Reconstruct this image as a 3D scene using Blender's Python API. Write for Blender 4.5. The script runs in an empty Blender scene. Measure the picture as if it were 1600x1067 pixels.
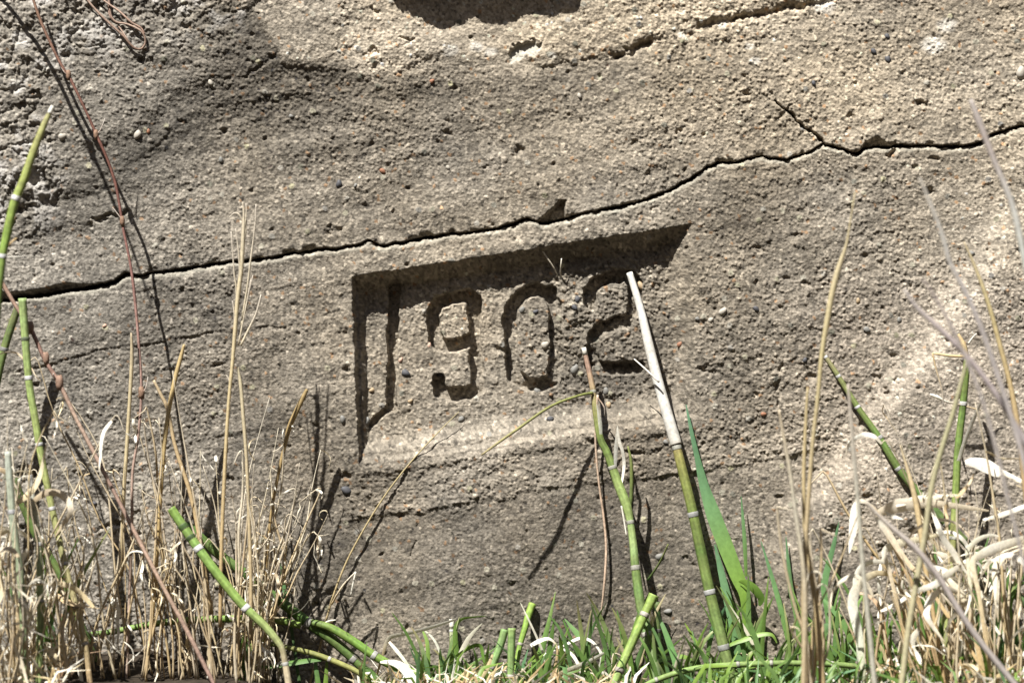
import bpy, math, random
import numpy as np
from mathutils import Vector

random.seed(1902)
RNG = np.random.default_rng(1902)
scene = bpy.context.scene
COL = scene.collection
PI = math.pi

# ------------------------------------------------------------------ scale
S = 0.000625            # metres per unit of the wall grid (1600 units = 1 m of wall)
CAM_D = 4800.0          # camera distance from the wall, in the same units (3 m)
CX, CY = 800.0, 533.5
GROUND_V = 1078.0       # where the soil meets the wall
ZC = (GROUND_V - CY) * S

# ------------------------------------------------------------------ camera
cam_d = bpy.data.cameras.new('camera')
cam = bpy.data.objects.new('camera', cam_d)
COL.objects.link(cam)
cam.location = (0, -CAM_D * S, ZC)
cam.rotation_euler = (math.radians(90), 0, 0)
cam_d.sensor_width = 36
cam_d.lens = 36 * CAM_D / 1600.0
cam_d.clip_start = 0.05
cam_d.clip_end = 2000
cam_d.dof.use_dof = True
cam_d.dof.focus_distance = CAM_D * S - 0.012
cam_d.dof.aperture_fstop = 3.2
scene.camera = cam

# ------------------------------------------------------------------ light
TX, TZ = 0.66, 1.8      # sideways and downward run of the sunlight per unit into the wall
sun_to = Vector((TX, 1.0, -TZ)).normalized()
elev = math.asin(-sun_to.z)
az = math.atan2(-sun_to.x, -sun_to.y)          # direction towards the sun, from +Y clockwise
world = bpy.data.worlds.new('World')
scene.world = world
world.use_nodes = True
wn = world.node_tree
wn.nodes.clear()
sky = wn.nodes.new('ShaderNodeTexSky')
sky.sky_type = 'NISHITA'
sky.sun_disc = False
sky.sun_elevation = elev
sky.sun_rotation = az
bgn = wn.nodes.new('ShaderNodeBackground')
bgn.inputs['Strength'].default_value = 0.05
wo = wn.nodes.new('ShaderNodeOutputWorld')
wn.links.new(sky.outputs['Color'], bgn.inputs['Color'])
wn.links.new(bgn.outputs['Background'], wo.inputs['Surface'])
sun_d = bpy.data.lights.new('sun', 'SUN')
sun_d.energy = 5.0
sun_d.angle = math.radians(0.53)
sun_d.color = (1.0, 0.972, 0.925)
sun = bpy.data.objects.new('sun', sun_d)
COL.objects.link(sun)
sun.rotation_euler = sun_to.to_track_quat('-Z', 'Y').to_euler()
sun.location = (-2, -4, 6)

scene.view_settings.view_transform = 'Standard'
scene.view_settings.look = 'None'
scene.view_settings.gamma = 1
scene.view_settings.use_curve_mapping = False
scene.view_settings.exposure = 1.25
scene.render.engine = 'CYCLES'

# ------------------------------------------------------------------ helpers: tags, noise
def tag(o, label=None, cat=None, group=None, kind=None):
    if label: o['label'] = label
    if cat: o['category'] = cat
    if group: o['group'] = group
    if kind: o['kind'] = kind
    return o

def empty(name, loc, label=None, cat=None, group=None):
    o = bpy.data.objects.new(name, None)
    o.empty_display_size = 0.02
    COL.objects.link(o)
    o.location = loc
    return tag(o, label, cat, group)

def hsh(i, j, k):
    n = (i.astype(np.int64) * 374761393 + j.astype(np.int64) * 668265263 + k * 974634777) & 0x7fffffff
    n = ((n ^ (n >> 13)) * 1274126177) & 0x7fffffff
    n = ((n ^ (n >> 16)) * 1103515245 + 12345) & 0x7fffffff
    n = n ^ (n >> 11)
    return (n & 0xffffff).astype(np.float32) / 16777216.0

def vnoise(x, y, k):
    xi = np.floor(x); yi = np.floor(y)
    fx = (x - xi).astype(np.float32); fy = (y - yi).astype(np.float32)
    fx = fx * fx * (3 - 2 * fx); fy = fy * fy * (3 - 2 * fy)
    a = hsh(xi, yi, k); b = hsh(xi + 1, yi, k); c = hsh(xi, yi + 1, k); d = hsh(xi + 1, yi + 1, k)
    return (a + (b - a) * fx) * (1 - fy) + (c + (d - c) * fx) * fy - 0.5

def fbm(x, y, scale, octs, k, gain=0.5):
    s = 0; a = 1.0; f = 1.0 / scale
    for o in range(octs):
        s = s + a * vnoise(x * f + 17.3 * o, y * f - 9.1 * o, k + o)
        a *= gain; f *= 2.03
    return s

def voronoi(x, y, size, k):
    gx = x / size; gy = y / size
    xi = np.floor(gx); yi = np.floor(gy)
    best = np.full(x.shape, 9.0, np.float32); idv = np.zeros(x.shape, np.float32); sec = best.copy()
    for di in (-1, 0, 1):
        for dj in (-1, 0, 1):
            ci = xi + di; cj = yi + dj
            px = ci + 0.1 + 0.8 * hsh(ci, cj, k); py = cj + 0.1 + 0.8 * hsh(ci, cj, k + 1)
            d = np.sqrt((gx - px) ** 2 + (gy - py) ** 2).astype(np.float32)
            m = d < best
            sec = np.where(m, best, np.minimum(sec, d))
            idv = np.where(m, hsh(ci, cj, k + 2), idv)
            best = np.where(m, d, best)
    return best, idv, sec

def sstep(a, b, x):
    t = np.clip((x - a) / (b - a), 0, 1)
    return t * t * (3 - 2 * t)

def polydist(x, y, pts):
    """distance to a polyline, and the parameter 0..1 along it"""
    best = np.full(x.shape, 1e9, np.float32); par = np.zeros(x.shape, np.float32)
    L = [math.dist(pts[i], pts[i + 1]) for i in range(len(pts) - 1)]
    T = sum(L); acc = 0
    for i in range(len(pts) - 1):
        (x0, y0), (x1, y1) = pts[i], pts[i + 1]
        dx, dy = x1 - x0, y1 - y0
        t = np.clip(((x - x0) * dx + (y - y0) * dy) / (dx * dx + dy * dy + 1e-9), 0, 1)
        d = np.hypot(x - x0 - t * dx, y - y0 - t * dy)
        m = d < best
        best = np.where(m, d, best); par = np.where(m, (acc + t * L[i]) / T, par)
        acc += L[i]
    return best, par

def yline(x, pts):
    return np.interp(x, [p[0] for p in pts], [p[1] for p in pts])

# ------------------------------------------------------------------ materials
def new_mat(name):
    m = bpy.data.materials.new(name)
    m.use_nodes = True
    nt = m.node_tree
    nt.nodes.clear()
    out = nt.nodes.new('ShaderNodeOutputMaterial')
    return m, nt, out

def N(nt, kind, **kw):
    n = nt.nodes.new(kind)
    for k, v in kw.items():
        if k in n.inputs: n.inputs[k].default_value = v
        else: setattr(n, k, v)
    return n

def concrete_material():
    m, nt, out = new_mat('sandy_concrete')
    L = nt.links.new
    at = N(nt, 'ShaderNodeAttribute', attribute_name='Col')
    geo = N(nt, 'ShaderNodeNewGeometry')
    n1 = N(nt, 'ShaderNodeTexNoise', Scale=620.0, Detail=4.0, Roughness=0.7)
    n2 = N(nt, 'ShaderNodeTexVoronoi', Scale=430.0)
    for n in (n1, n2): L(geo.outputs['Position'], n.inputs['Vector'])
    r1 = N(nt, 'ShaderNodeMapRange'); r1.inputs['From Min'].default_value = .3; r1.inputs['From Max'].default_value = .7
    r1.inputs['To Min'].default_value = 0.8; r1.inputs['To Max'].default_value = 1.2
    L(n1.outputs['Fac'], r1.inputs['Value'])
    mul = N(nt, 'ShaderNodeVectorMath', operation='SCALE')
    L(at.outputs['Color'], mul.inputs[0]); L(r1.outputs['Result'], mul.inputs['Scale'])
    add = N(nt, 'ShaderNodeMath', operation='ADD')
    sub = N(nt, 'ShaderNodeMath', operation='MULTIPLY'); sub.inputs[1].default_value = -0.7
    L(n2.outputs['Distance'], sub.inputs[0]); L(sub.outputs[0], add.inputs[0]); L(n1.outputs['Fac'], add.inputs[1])
    bp = N(nt, 'ShaderNodeBump', Strength=0.5, Distance=0.0011)
    L(add.outputs[0], bp.inputs['Height'])
    b = N(nt, 'ShaderNodeBsdfPrincipled', Roughness=0.9)
    b.inputs['Specular IOR Level'].default_value = 0.25
    L(mul.outputs['Vector'], b.inputs['Base Color']); L(bp.outputs['Normal'], b.inputs['Normal'])
    L(b.outputs['BSDF'], out.inputs['Surface'])
    return m

def plant_material(name, rough, spec, transl, nscale=160.0, var=0.25, bump=0.2):
    m, nt, out = new_mat(name)
    L = nt.links.new
    at = N(nt, 'ShaderNodeAttribute', attribute_name='Col')
    geo = N(nt, 'ShaderNodeNewGeometry')
    n1 = N(nt, 'ShaderNodeTexNoise', Scale=nscale, Detail=4.0, Roughness=0.65)
    L(geo.outputs['Position'], n1.inputs['Vector'])
    r1 = N(nt, 'ShaderNodeMapRange'); r1.inputs['From Min'].default_value = .3; r1.inputs['From Max'].default_value = .7
    r1.inputs['To Min'].default_value = 1 - var; r1.inputs['To Max'].default_value = 1 + var
    L(n1.outputs['Fac'], r1.inputs['Value'])
    mul = N(nt, 'ShaderNodeVectorMath', operation='SCALE')
    L(at.outputs['Color'], mul.inputs[0]); L(r1.outputs['Result'], mul.inputs['Scale'])
    b = N(nt, 'ShaderNodeBsdfPrincipled', Roughness=rough)
    b.inputs['Specular IOR Level'].default_value = spec
    L(mul.outputs['Vector'], b.inputs['Base Color'])
    if bump:
        bp = N(nt, 'ShaderNodeBump', Strength=bump, Distance=0.0008)
        L(n1.outputs['Fac'], bp.inputs['Height']); L(bp.outputs['Normal'], b.inputs['Normal'])
    if transl:
        t = N(nt, 'ShaderNodeBsdfTranslucent')
        L(mul.outputs['Vector'], t.inputs['Color'])
        mx = N(nt, 'ShaderNodeMixShader', Fac=transl)
        L(b.outputs['BSDF'], mx.inputs[1]); L(t.outputs['BSDF'], mx.inputs[2])
        L(mx.outputs['Shader'], out.inputs['Surface'])
    else:
        L(b.outputs['BSDF'], out.inputs['Surface'])
    return m

M_CONC = concrete_material()
M_STEM = plant_material('horsetail_skin', 0.58, 0.25, 0.0, 230.0, 0.30, 0.3)
M_LEAF = plant_material('grass_leaf', 0.45, 0.4, 0.3, 200.0, 0.15, 0.1)
M_STRAW = plant_material('dry_straw', 0.6, 0.3, 0.25, 300.0, 0.22, 0.25)
M_WOOD = plant_material('dry_bark', 0.75, 0.2, 0.0, 350.0, 0.35, 0.5)
M_STONE = plant_material('pebble_stone', 0.65, 0.3, 0.0, 500.0, 0.2, 0.3)
M_SOIL = plant_material('dark_soil', 0.95, 0.1, 0.0, 90.0, 0.5, 0.9)

# ------------------------------------------------------------------ the ground
CRACK = [(-1500, 640), (-300, 520), (0, 472), (60, 463), (120, 453), (178, 441), (196, 430), (225, 430), (260, 426), (330, 414), (400, 405),
         (470, 396), (540, 388), (562, 383), (575, 378), (602, 385), (650, 376), (700, 367), (760, 361), (800, 352), (822, 344),
         (848, 350), (900, 338), (960, 326), (1010, 313), (1048, 300), (1066, 288), (1085, 277), (1104, 264), (1122, 254), (1135, 256),
         (1188, 246), (1230, 250), (1262, 242), (1286, 227), (1310, 233), (1342, 240), (1352, 231), (1376, 231), (1420, 229),
         (1470, 229), (1500, 229), (1533, 223), (1548, 212), (1566, 205), (1600, 200), (1900, 170), (3100, 60)]
BRANCH = [(1290, 228), (1268, 206), (1248, 190), (1232, 178), (1213, 160)]
P_TL, P_TR, P_BR, P_BL = (549, 432), (1087, 349), (1098, 652), (560, 727)
NUMERALS = [
    [[(616, 446), (614, 480), (612, 560), (611, 634)], [(611, 636), (596, 650), (578, 664)]],
    [[(733, 531), (700, 540), (682, 536), (675, 515), (675, 490), (684, 474), (704, 466), (730, 462), (741, 470), (741, 500), (743, 560), (746, 606), (730, 614),
      (700, 617), (687, 612), (685, 594)]],
    [[(799, 540), (797, 505), (800, 478), (816, 460), (840, 453), (858, 456), (867, 475), (869, 520), (870, 570), (864, 592), (844, 601), (822, 599),
      (803, 585), (800, 560), (799, 540)]],
    [[(924, 474), (922, 455), (934, 440), (952, 433), (982, 429), (993, 442), (993, 480), (984, 500), (960, 507), (938, 511), (927, 524),
      (924, 552), (927, 574), (960, 576), (1000, 573)]],
]
NUM_W = [8.8, 10.4, 10.8, 10.4]

def axis(lo, hi, step, a, b, growth):
    core = np.arange(lo, hi + 0.01, step)
    def tail(first, limit):
        out = []; s = step; v = first
        while v < limit:
            s *= growth; v += s; out.append(v)
        return out
    left = [lo - (t - 0) for t in tail(0, lo - a)]
    right = [hi + t for t in tail(0, b - hi)]
    return np.array(left[::-1] + list(core) + right)

def build_wall():
    ux = axis(-24, 1624, 1.34, -2600, 4200, 1.06)
    vy = axis(-14, 1082, 1.34, -1500, 1130, 1.06)
    U, V = np.meshgrid(ux, vy)
    U = U.astype(np.float32); V = V.astype(np.float32)
    tilt = V + 0.155 * (U - 800)          # distance measured across the casting layers
    fine = ((U > -60) & (U < 1660) & (V > -60)).astype(np.float32)
    # wobble for all drawn edges
    wx = 2.6 * fbm(U, V, 14, 3, 11); wy = 2.6 * fbm(U, V, 14, 3, 31)
    u2 = U + wx; v2 = V + wy

    H = 16 * fbm(U, V, 420, 3, 51) + 7 * fbm(U, V, 130, 3, 61)
    # board-marked bands of the casting layers, rising to the right
    H += 2.2 * fbm(U * 0.16, tilt, 26, 3, 71)

    # ---- masks of surface character
    rough_tl = np.maximum(sstep(60, -40, V + 0.22 * U - 95 + 30 * fbm(U, V, 90, 3, 81)), sstep(40, -30, U - 60 + 0.13 * (V - 330) + 40 * fbm(U, V, 80, 3, 83)) * sstep(430, 330, V))
    edge_pl = yline(U, [(-2600, -300), (300, -60), (400, 20), (450, 95), (520, 105), (560, 98), (640, 104), (700, 92), (790, 98), (850, 96), (940, 90), (990, 72), (1030, 50), (1060, 40),
                        (1110, 32), (1190, 20), (1300, 0), (1500, -40), (4200, -300)])
    plaster = sstep(7, -7, V - edge_pl + 22 * fbm(U, V, 40, 4, 91))
    right_rough = sstep(900, 1250, U + 0.4 * (300 - V)) * sstep(330, 220, tilt - 60)
    # the stepped facets at the right
    fx = yline(V, [(-1500, 1900), (300, 1625), (360, 1598), (440, 1548), (540, 1492), (640, 1405), (730, 1352), (800, 1292), (900, 1240), (1130, 1190)])
    fd = (U - fx) * 0.82 + 9 * fbm(U, V, 60, 4, 101)
    ledge = sstep(-62, 4, fd)
    H += 19 * ledge
    # wide coarse mottling
    # upper course stands a little proud of the lower one
    cy = yline(U, CRACK) + 3.4 * fbm(U, V * 0 + 3, 18, 4, 111)
    dc = V - cy                               # >0 below the crack
    upper = dc < 0
    proud = np.interp(U, [-3000, 0, 180, 260, 600, 1000, 1290, 1400, 1600, 4200], [8, 6, 4, 2.2, 1.2, 1.2, 2, 3.5, 3, 3])
    H += proud * sstep(1.5, -1.5, dc) * np.interp(-dc, [0, 90, 260], [1, 0.6, 0.15])
    # large layers under the plaster (the plaster stands proud)
    H += plaster * (2.6 + 4 * fbm(U, V, 60, 3, 121)) * sstep(330, 440, U)
    # diagonal worn ridge, upper left
    ry = yline(U, [(-2600, 560), (0, 300), (90, 262), (200, 222), (300, 142), (380, 118), (470, 112), (620, 150), (760, 150), (900, 140), (1000, 110), (1100, 60), (4200, -900)])
    rd = V - ry + 8 * fbm(U, V, 50, 3, 131)
    rfade = sstep(1010, 700, U)
    H += rfade * (8 * sstep(26, -26, rd) + 4 * np.exp(-((rd - 26) / 20.0) ** 2))
    for off, amp in ((22, 1.6), (44, 2.0), (63, 1.6), (88, 1.2)):
        H -= amp * .35 * np.exp(-((rd - off + 6 * fbm(U, V, 34, 2, 140 + off)) / 3.0) ** 2) * sstep(560, 380, U) * sstep(60, 200, U)
    # thin casting joint and the step below the panel
    j1 = yline(U, [(-2600, 900), (60, 575), (110, 560), (160, 548), (230, 540), (300, 527), (350, 516), (450, 510), (520, 505)])
    m1 = sstep(540, 440, U) * sstep(-200, 80, U)
    H -= m1 * 1.7 * np.exp(-((V - j1 + 5 * fbm(U, V, 22, 3, 151)) / 2.4) ** 2) * sstep(-.25, .1, fbm(U, V, 30, 2, 152))
    H += m1 * 1.8 * sstep(4, -4, V - j1)
    j2 = yline(U, [(-2600, 1500), (480, 830), (590, 806), (660, 800), (700, 791), (780, 779), (830, 769), (900, 757), (960, 752), (1060, 742), (1110, 734), (1200, 717), (1290, 703), (1400, 700), (4200, 500)])
    m2 = sstep(460, 600, U) * sstep(1330, 1250, U)
    d2 = V - j2 + 4 * fbm(U, V, 20, 3, 155)
    H += m2 * 2.6 * sstep(4.5, -4.5, d2) * (.55 + .9 * np.clip(fbm(U, V * 0, 60, 3, 156) + .5, 0, 1)) * np.interp(-d2, [0, 80], [1, 0.2])
    # coarse band between the panel and that step
    coarse = m2 * sstep(3, -3, d2) * sstep(-95, -60, d2)
    # other small sharp-edged scars
    u5 = U + 9 * fbm(U, V, 17, 4, 157, .6); v5 = V + 9 * fbm(U, V, 17, 4, 159, .6)
    def scar(pts, w, dep, k):
        nonlocal H
        d, t = polydist(u5, v5, pts)
        end = sstep(0, .22, t) * sstep(1, .78, t) * .8 + .2
        H -= dep * end * np.exp(-(d / (w * (.5 + .6 * end))) ** 2) * (0.25 + 1.3 * np.clip(fbm(U, V, 14, 3, k) + .5, 0, 1))
    scar([(948, 92), (985, 84), (1010, 70), (1024, 50)], 5, 11, 161)
    scar([(1060, 46), (1072, 60), (1085, 40), (1112, 35), (1150, 30), (1190, 22), (1210, 12), (1300, 2)], 5, 11, 163)
    scar([(625, 62), (655, 58)], 2, 5, 165)
    scar([(570, 92), (590, 78)], 4, 9, 166)
    scar([(140, 838), (160, 828), (200, 815)], 3, 6, 167)
    scar([(205, 330), (160, 345), (140, 340)], 3, 5, 168)
    scar([(330, 575), (345, 570)], 2.5, 5, 169)
    scar([(1245, 160), (1212, 190)], 2, 3, 170)
    scar([(1222, 560), (1216, 600), (1215, 655)], 3, 4, 171)
    scar([(1385, 250), (1400, 232)], 4, 8, 172)
    scar([(1040, 700), (1010, 712), (960, 700)], 2.5, 4, 173)
    scar([(640, 868), (652, 842)], 1.6, 3, 174)
    scar([(420, 95), (380, 130)], 3, 2.5, 175)
    # spalled lumps, top left
    lum, lid, lsec = voronoi(U + 14 * fbm(U, V, 30, 3, 181), V + 14 * fbm(U, V, 30, 3, 183), 24, 185)
    lum2, lid2, lsec2 = voronoi(u2, v2, 11, 187)
    ridge = np.abs(fbm(U, tilt, 46, 4, 189))
    H += rough_tl * .55 * (9 * (lid - .5) + 7 * (1 - lum) + 5 * (lid2 - .5) + 4 * (1 - lum2) - 7 * np.exp(-(ridge / .06) ** 2))
    # pits
    pits = [(525, 358, 9, 11), (514, 366, 5, 8), (812, 236, 9, 9), (805, 240, 5, 6), (1443, 163, 9, 14), (1383, 616, 8, 12), (45, 742, 17, 26), (28, 752, 12, 20),
            (700, 210, 5, 6), (460, 478, 4, 7), (1100, 575, 6, 9), (1115, 580, 7, 9), (1398, 555, 8, 9), (1478, 528, 8, 9), (1243, 368, 6, 9),
            (1185, 390, 7, 8), (1260, 442, 6, 7), (1396, 420, 4, 7), (1455, 300, 8, 11), (1460, 250, 8, 8), (1015, 270, 5, 5), (990, 220, 6, 7), (240, 940, 6, 8),
            (1110, 577, 6, 8), (780, 545, 9, 10), (793, 552, 8, 8), (1036, 560, 6, 7), (1030, 487, 8, 7), (545, 575, 5, 9), (540, 520, 7, 9), (1110, 675, 5, 6),
            (925, 690, 11, 9), (1290, 255, 5, 5), (610, 205, 6, 6), (540, 745, 6, 8), (570, 765, 5, 7), (1075, 875, 6, 6), (1080, 885, 8, 6), (1405, 595, 7, 7),
            (1300, 830, 10, 8), (1420, 830, 10, 9), (90, 320, 7, 8), (60, 285, 8, 9), (255, 375, 6, 6), (390, 75, 5, 8), (1350, 400, 5, 7)]
    brk = np.clip(.4 + 2.2 * fbm(U, V, 7, 2, 193), 0, 1.2)
    for (px, py, r, dp) in pits:
        m = (np.abs(U - px) < 4 * r) & (np.abs(V - py) < 4 * r)
        q = ((u5[m] - px) * .9 + (v5[m] - py) * .35) ** 2 / (1.1 * r * r) + ((v5[m] - py) * .9 - (u5[m] - px) * .3) ** 2 / (.45 * r * r)
        H[m] -= dp * .85 * np.clip(.55 + 1.6 * brk[m], .3, 1.3) * .7 * np.exp(-q ** 1.3)
    # random small pits everywhere
    pv, pid, _ = voronoi(u2, v2, 34, 191)
    brk = np.clip(.4 + 2.2 * fbm(U, V, 7, 2, 193), 0, 1.2)
    H -= (pid > .8) * fine * 5 * brk * np.exp(-(pv * 34 / (1.5 + 4 * ((pid * 37) % 1))) ** 2)
    pv, pid, _ = voronoi(u2, v2, 80, 195)
    H -= (pid > .66) * 7 * brk * np.exp(-(pv * 80 / (2.5 + 4.5 * ((pid * 37) % 1))) ** 2)
    # gouges along the crack
    tri = (np.abs(U - 866) < 24) & (V > 312) & (dc < 2)
    H -= 20 * sstep(4, -2, np.abs(u2 - 866 - (338 - v2) * .55) - (v2 - 312) * .5 - 2) * tri
    tri = (U < 185) & (dc < 2) & (U > -80)
    H -= 17 * tri * sstep(3, -4, -dc - np.interp(U, [-80, 0, 40, 100, 150, 185], [14, 13, 8, 12, 3, 1]))
    tri = (np.abs(U - 1365) < 28) & (dc < 2)
    H -= 14 * tri * sstep(3, -3, -dc - np.interp(U, [1337, 1350, 1372, 1392], [0, 8, 15, 1]))
    # ---- the main crack
    cw = np.interp(U, [-2600, 0, 60, 180, 300, 420, 560, 680, 840, 960, 1050, 1100, 1125, 1180, 1280, 1300, 1340, 1400, 1530, 1560, 4200],
                   [9, 7, 5.5, 4.5, 4.2, 3.6, 3.6, 3.0, 3.4, 3.2, 3.0, 5.0, 2.6, 1.9, 1.9, 3.6, 4.2, 4.4, 4.0, 3.0, 3]) 
    cw = cw * (.62 + .55 * fbm(U, V * 0, 26, 4, 201)) + 1.2 * fbm(U, V * 0, 7, 2, 202)
    cw = np.maximum(cw * .68, .9)
    H -= 34 * sstep(cw + 1.0, cw - 1.6, np.abs(dc + 1.0)) * np.clip(1.15 - 1.6 * np.maximum(fbm(U, V, 22, 3, 208) - .12, 0), .35, 1)
    bite = np.clip(3.2 * fbm(U, V, 15, 3, 206) - .2, 0, 1)
    H -= 7 * bite * np.exp(-((dc + 1) / (cw + 4.5)) ** 2)
    H -= 2.0 * np.exp(-(np.maximum(dc - cw, 0) / 3.0) ** 2) * (dc > 0)
    db, tb = polydist(U + 6 * fbm(U, V, 12, 3, 203), V + 6 * fbm(U, V, 12, 3, 205), BRANCH)
    wb = 2.9 * (1 - .55 * tb) * np.clip(fbm(U, V, 9, 2, 207) + .75, .1, 1.2)
    H -= 20 * sstep(wb + 1.2, wb - 1.2, db)
    # white chip with a little roof of plaster
    dchip, _ = polydist(u5, v5, [(802, 90), (816, 80), (834, 72)])
    chip = sstep(12, 5, dchip + 9 * fbm(U, V, 11, 3, 209))
    H -= 9 * chip * sstep(104, 66, V + .3 * (U - 816))

    # ---- the recessed panel
    def edge(p, q, u, v):       # signed distance inside (clockwise polygon, y down)
        dx, dy = q[0] - p[0], q[1] - p[1]
        return ((u - p[0]) * -dy + (v - p[1]) * dx) / math.hypot(dx, dy)
    pw = 1.0
    u3 = U + pw * wx; v3 = V + pw * wy
    dt = edge(P_TL, P_TR, u3, v3); dr = edge(P_TR, P_BR, u3, v3); dbm = edge(P_BR, P_BL, u3, v3); dl = edge(P_BL, P_TL, u3, v3)
    inside = np.minimum(np.minimum(dt, dbm), np.minimum(dl, dr)) > 0
    DEP = 31.0
    pt_ = np.interp(dt, [0, 2, 24, 27], [0, 5, .93 * DEP, DEP])
    pl_ = np.interp(dl, [0, 5, 9, 16, 18], [0, .62 * DEP, .62 * DEP, .97 * DEP, DEP])
    pb_ = np.interp(dbm + 4 * fbm(U, V, 30, 3, 213), [0, 8, 17, 25, 34, 46], [0, .30 * DEP, .36 * DEP, .64 * DEP, .84 * DEP, DEP])
    pr_ = np.interp(dr, [0, 10, 38, 50], [0, 3, .9 * DEP, DEP])
    P = np.minimum(np.minimum(pt_, pl_), np.minimum(pb_, pr_)) * inside
    flat = (P > .93 * DEP)
    H = H * (1 - .55 * sstep(0, DEP, P)) - P
    H += inside * flat * 3.2 * fbm(U, V, 40, 3, 211)
    # second shallow roll below the panel
    H += 2.5 * np.exp(-((dbm + 12) / 7.0) ** 2) * sstep(-10, 10, dl) * sstep(-40, 30, dr)
    # ---- the numerals, sunk into the panel floor
    num = np.zeros(U.shape, np.int8)
    G = np.zeros(U.shape, np.float32)
    nx = U + 1.1 * wx + 3.4 * fbm(U, V, 26, 3, 221, .6); ny = V + 1.1 * wy + 3.4 * fbm(U, V, 26, 3, 223, .6)
    box = (U > 560) & (U < 1030) & (V > 420) & (V < 690)
    for i, strokes in enumerate(NUMERALS):
        for s_i, pts in enumerate(strokes):
            d = np.full(U.shape, 1e3, np.float32)
            d[box], t = polydist(nx[box], ny[box], pts)
            w = NUM_W[i] if s_i == 0 else 5.0
            g = (19 if s_i == 0 else 11) * sstep(w + 1.0, w - 1.6, d)
            G = np.maximum(G, g)
            num[(d < w + 1.5)] = i + 1
    wear = 1 - .35 * sstep(.0, .3, fbm(U, V, 34, 3, 225)) * sstep(760, 860, U)
    worn = np.exp(-(((U - 893) / 26) ** 2 + ((V - 505) / 48) ** 2))
    H -= G * wear * (1 - .45 * worn)
    H += inside * 7 * worn * fbm(U, V, 20, 4, 227, .6)

    # ---- sand grain
    g1, i1, s1 = voronoi(U + 2 * fbm(U, V, 7, 2, 231), V + 2 * fbm(U, V, 7, 2, 233), 4.3, 235)
    g2, i2, s2 = voronoi(u2, v2, 9.5, 241)
    g3, i3, s3 = voronoi(u2, v2, 21, 245)
    rg = 0.8 + .5 * sstep(-.2, .3, fbm(U, V, 150, 3, 251)) + .5 * rough_tl + .2 * right_rough + .4 * coarse - .35 * plaster * sstep(900, 600, U)
    rg = rg * (0.85 + .3 * (flat & inside))
    lower_mid = sstep(-4, 8, d2) * m2
    rg = rg * (1 - .25 * lower_mid)
    grain = (1.9 * (1 - np.minimum(g1 * 1.25, 1) ** 2) * (.35 + i1) + 1.3 * (i1 - .5))
    grain += (i2 > .72) * 1.7 * np.clip(1 - (g2 * 1.7) ** 2, 0, 1) + .5 * fbm(U, V, 12, 2, 253)
    grain += (i3 > .8) * 2.6 * np.clip(1 - (g3 * 2.6) ** 2, 0, 1)
    mac = fbm(U, V, 30, 4, 255)
    H += fine * rg * .62 * grain + rg * (1.1 + 1.1 * rough_tl + .7 * coarse + .4 * right_rough) * mac

    # overhanging lump of the plaster above, out of the picture
    # (its lower edge throws the shadow at the top)
    lump = sstep(-34, -46, V + 7 * fbm(U, V, 50, 3, 261) + np.interp(U, [500, 560, 600, 640, 700, 780, 860, 915, 930], [80, 26, 10, 0, 4, 14, 20, 26, 80])) * sstep(-320, -160, V)
    lump *= sstep(560, 600, U) * sstep(905, 870, U)
    H += 50 * lump

    # ------------------------------------------------ colour of the concrete itself
    t1 = fbm(U, V, 240, 4, 301); t2 = fbm(U, tilt, 60, 4, 311); t3 = fbm(U * .35, tilt, 40, 4, 321)
    tone = 0.170 + .07 * t1 + .06 * t2 + .05 * t3
    def blob(x, y, rx, ry, a, rot=0.0):
        nonlocal tone
        c, s = math.cos(rot), math.sin(rot)
        ex = U - x; ey = V - y
        q = ((ex * c + ey * s) / rx) ** 2 + ((-ex * s + ey * c) / ry) ** 2
        tone = tone + a * np.exp(-q)
    blob(300, 190, 230, 60, -.06, -.45)       # dark weathering stain
    blob(620, 125, 340, 38, -.05, -.03)
    blob(150, 420, 230, 90, .0, -.1)
    blob(800, 890, 330, 110, -.055, -.06)     # dark lower middle
    blob(680, 850, 200, 60, -.02, -.1)
    blob(200, 560, 260, 200, .01)
    blob(1260, 130, 300, 130, .045, -.2)
    blob(1500, 130, 220, 130, .045)
    blob(1350, 600, 230, 230, .035)
    blob(1530, 360, 120, 170, .085)
    blob(1500, 560, 90, 120, .03)  # raised tone imitates sun on the facet here
    blob(1000, 40, 420, 70, .05, -.12)
    blob(1000, 200, 260, 70, .02)
    blob(1440, 560, 110, 60, .03, -.6)  # sunlight on the stepped facets put into the tone, through the next two
    blob(1340, 740, 90, 50, .035, -.9)
    blob(1450, 620, 60, 60, .02)
    blob(940, 240, 220, 70, .03)
    blob(830, 675, 300, 22, .022, -.13)        # sunlit brightness of the lower moulding, put into the tone
    blob(1160, 450, 60, 110, -.02)
    blob(1400, 270, 120, 30, -.03)
    blob(1190, 285, 90, 40, -.025)
    psoft = sstep(26, -16, V - edge_pl + 30 * fbm(U, V, 44, 5, 92)) * sstep(330, 470, U + .8 * V)
    tone = tone * (1 - psoft) + psoft * (np.maximum(tone, .0) * .4 + .225 + .07 * t2)
    tone = tone * (1 - .12 * lower_mid)
    tone = np.clip(tone, .09, .40)
    warm = np.clip(.5 + .5 * sstep(700, 1300, U + (300 - V) * .8) * sstep(420, 250, tilt) + .7 * fbm(U, V, 120, 3, 331) + .25 * plaster * sstep(650, 750, U), 0, 1.2)
    grey = np.stack([tone * 1.06, tone * .945, tone * .775], -1)
    tan = np.stack([tone * 1.12, tone * .95, tone * .715], -1)
    C = grey * (1 - warm[..., None]) + tan * warm[..., None]
    lft = sstep(520, 150, U)[..., None] * .7
    C = C * (1 - lft) + np.stack([tone * 1.02, tone * .94, tone * .81], -1) * lft
    pink = (sstep(1150, 1350, U) * sstep(380, 480, V))[..., None] * .5
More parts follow.
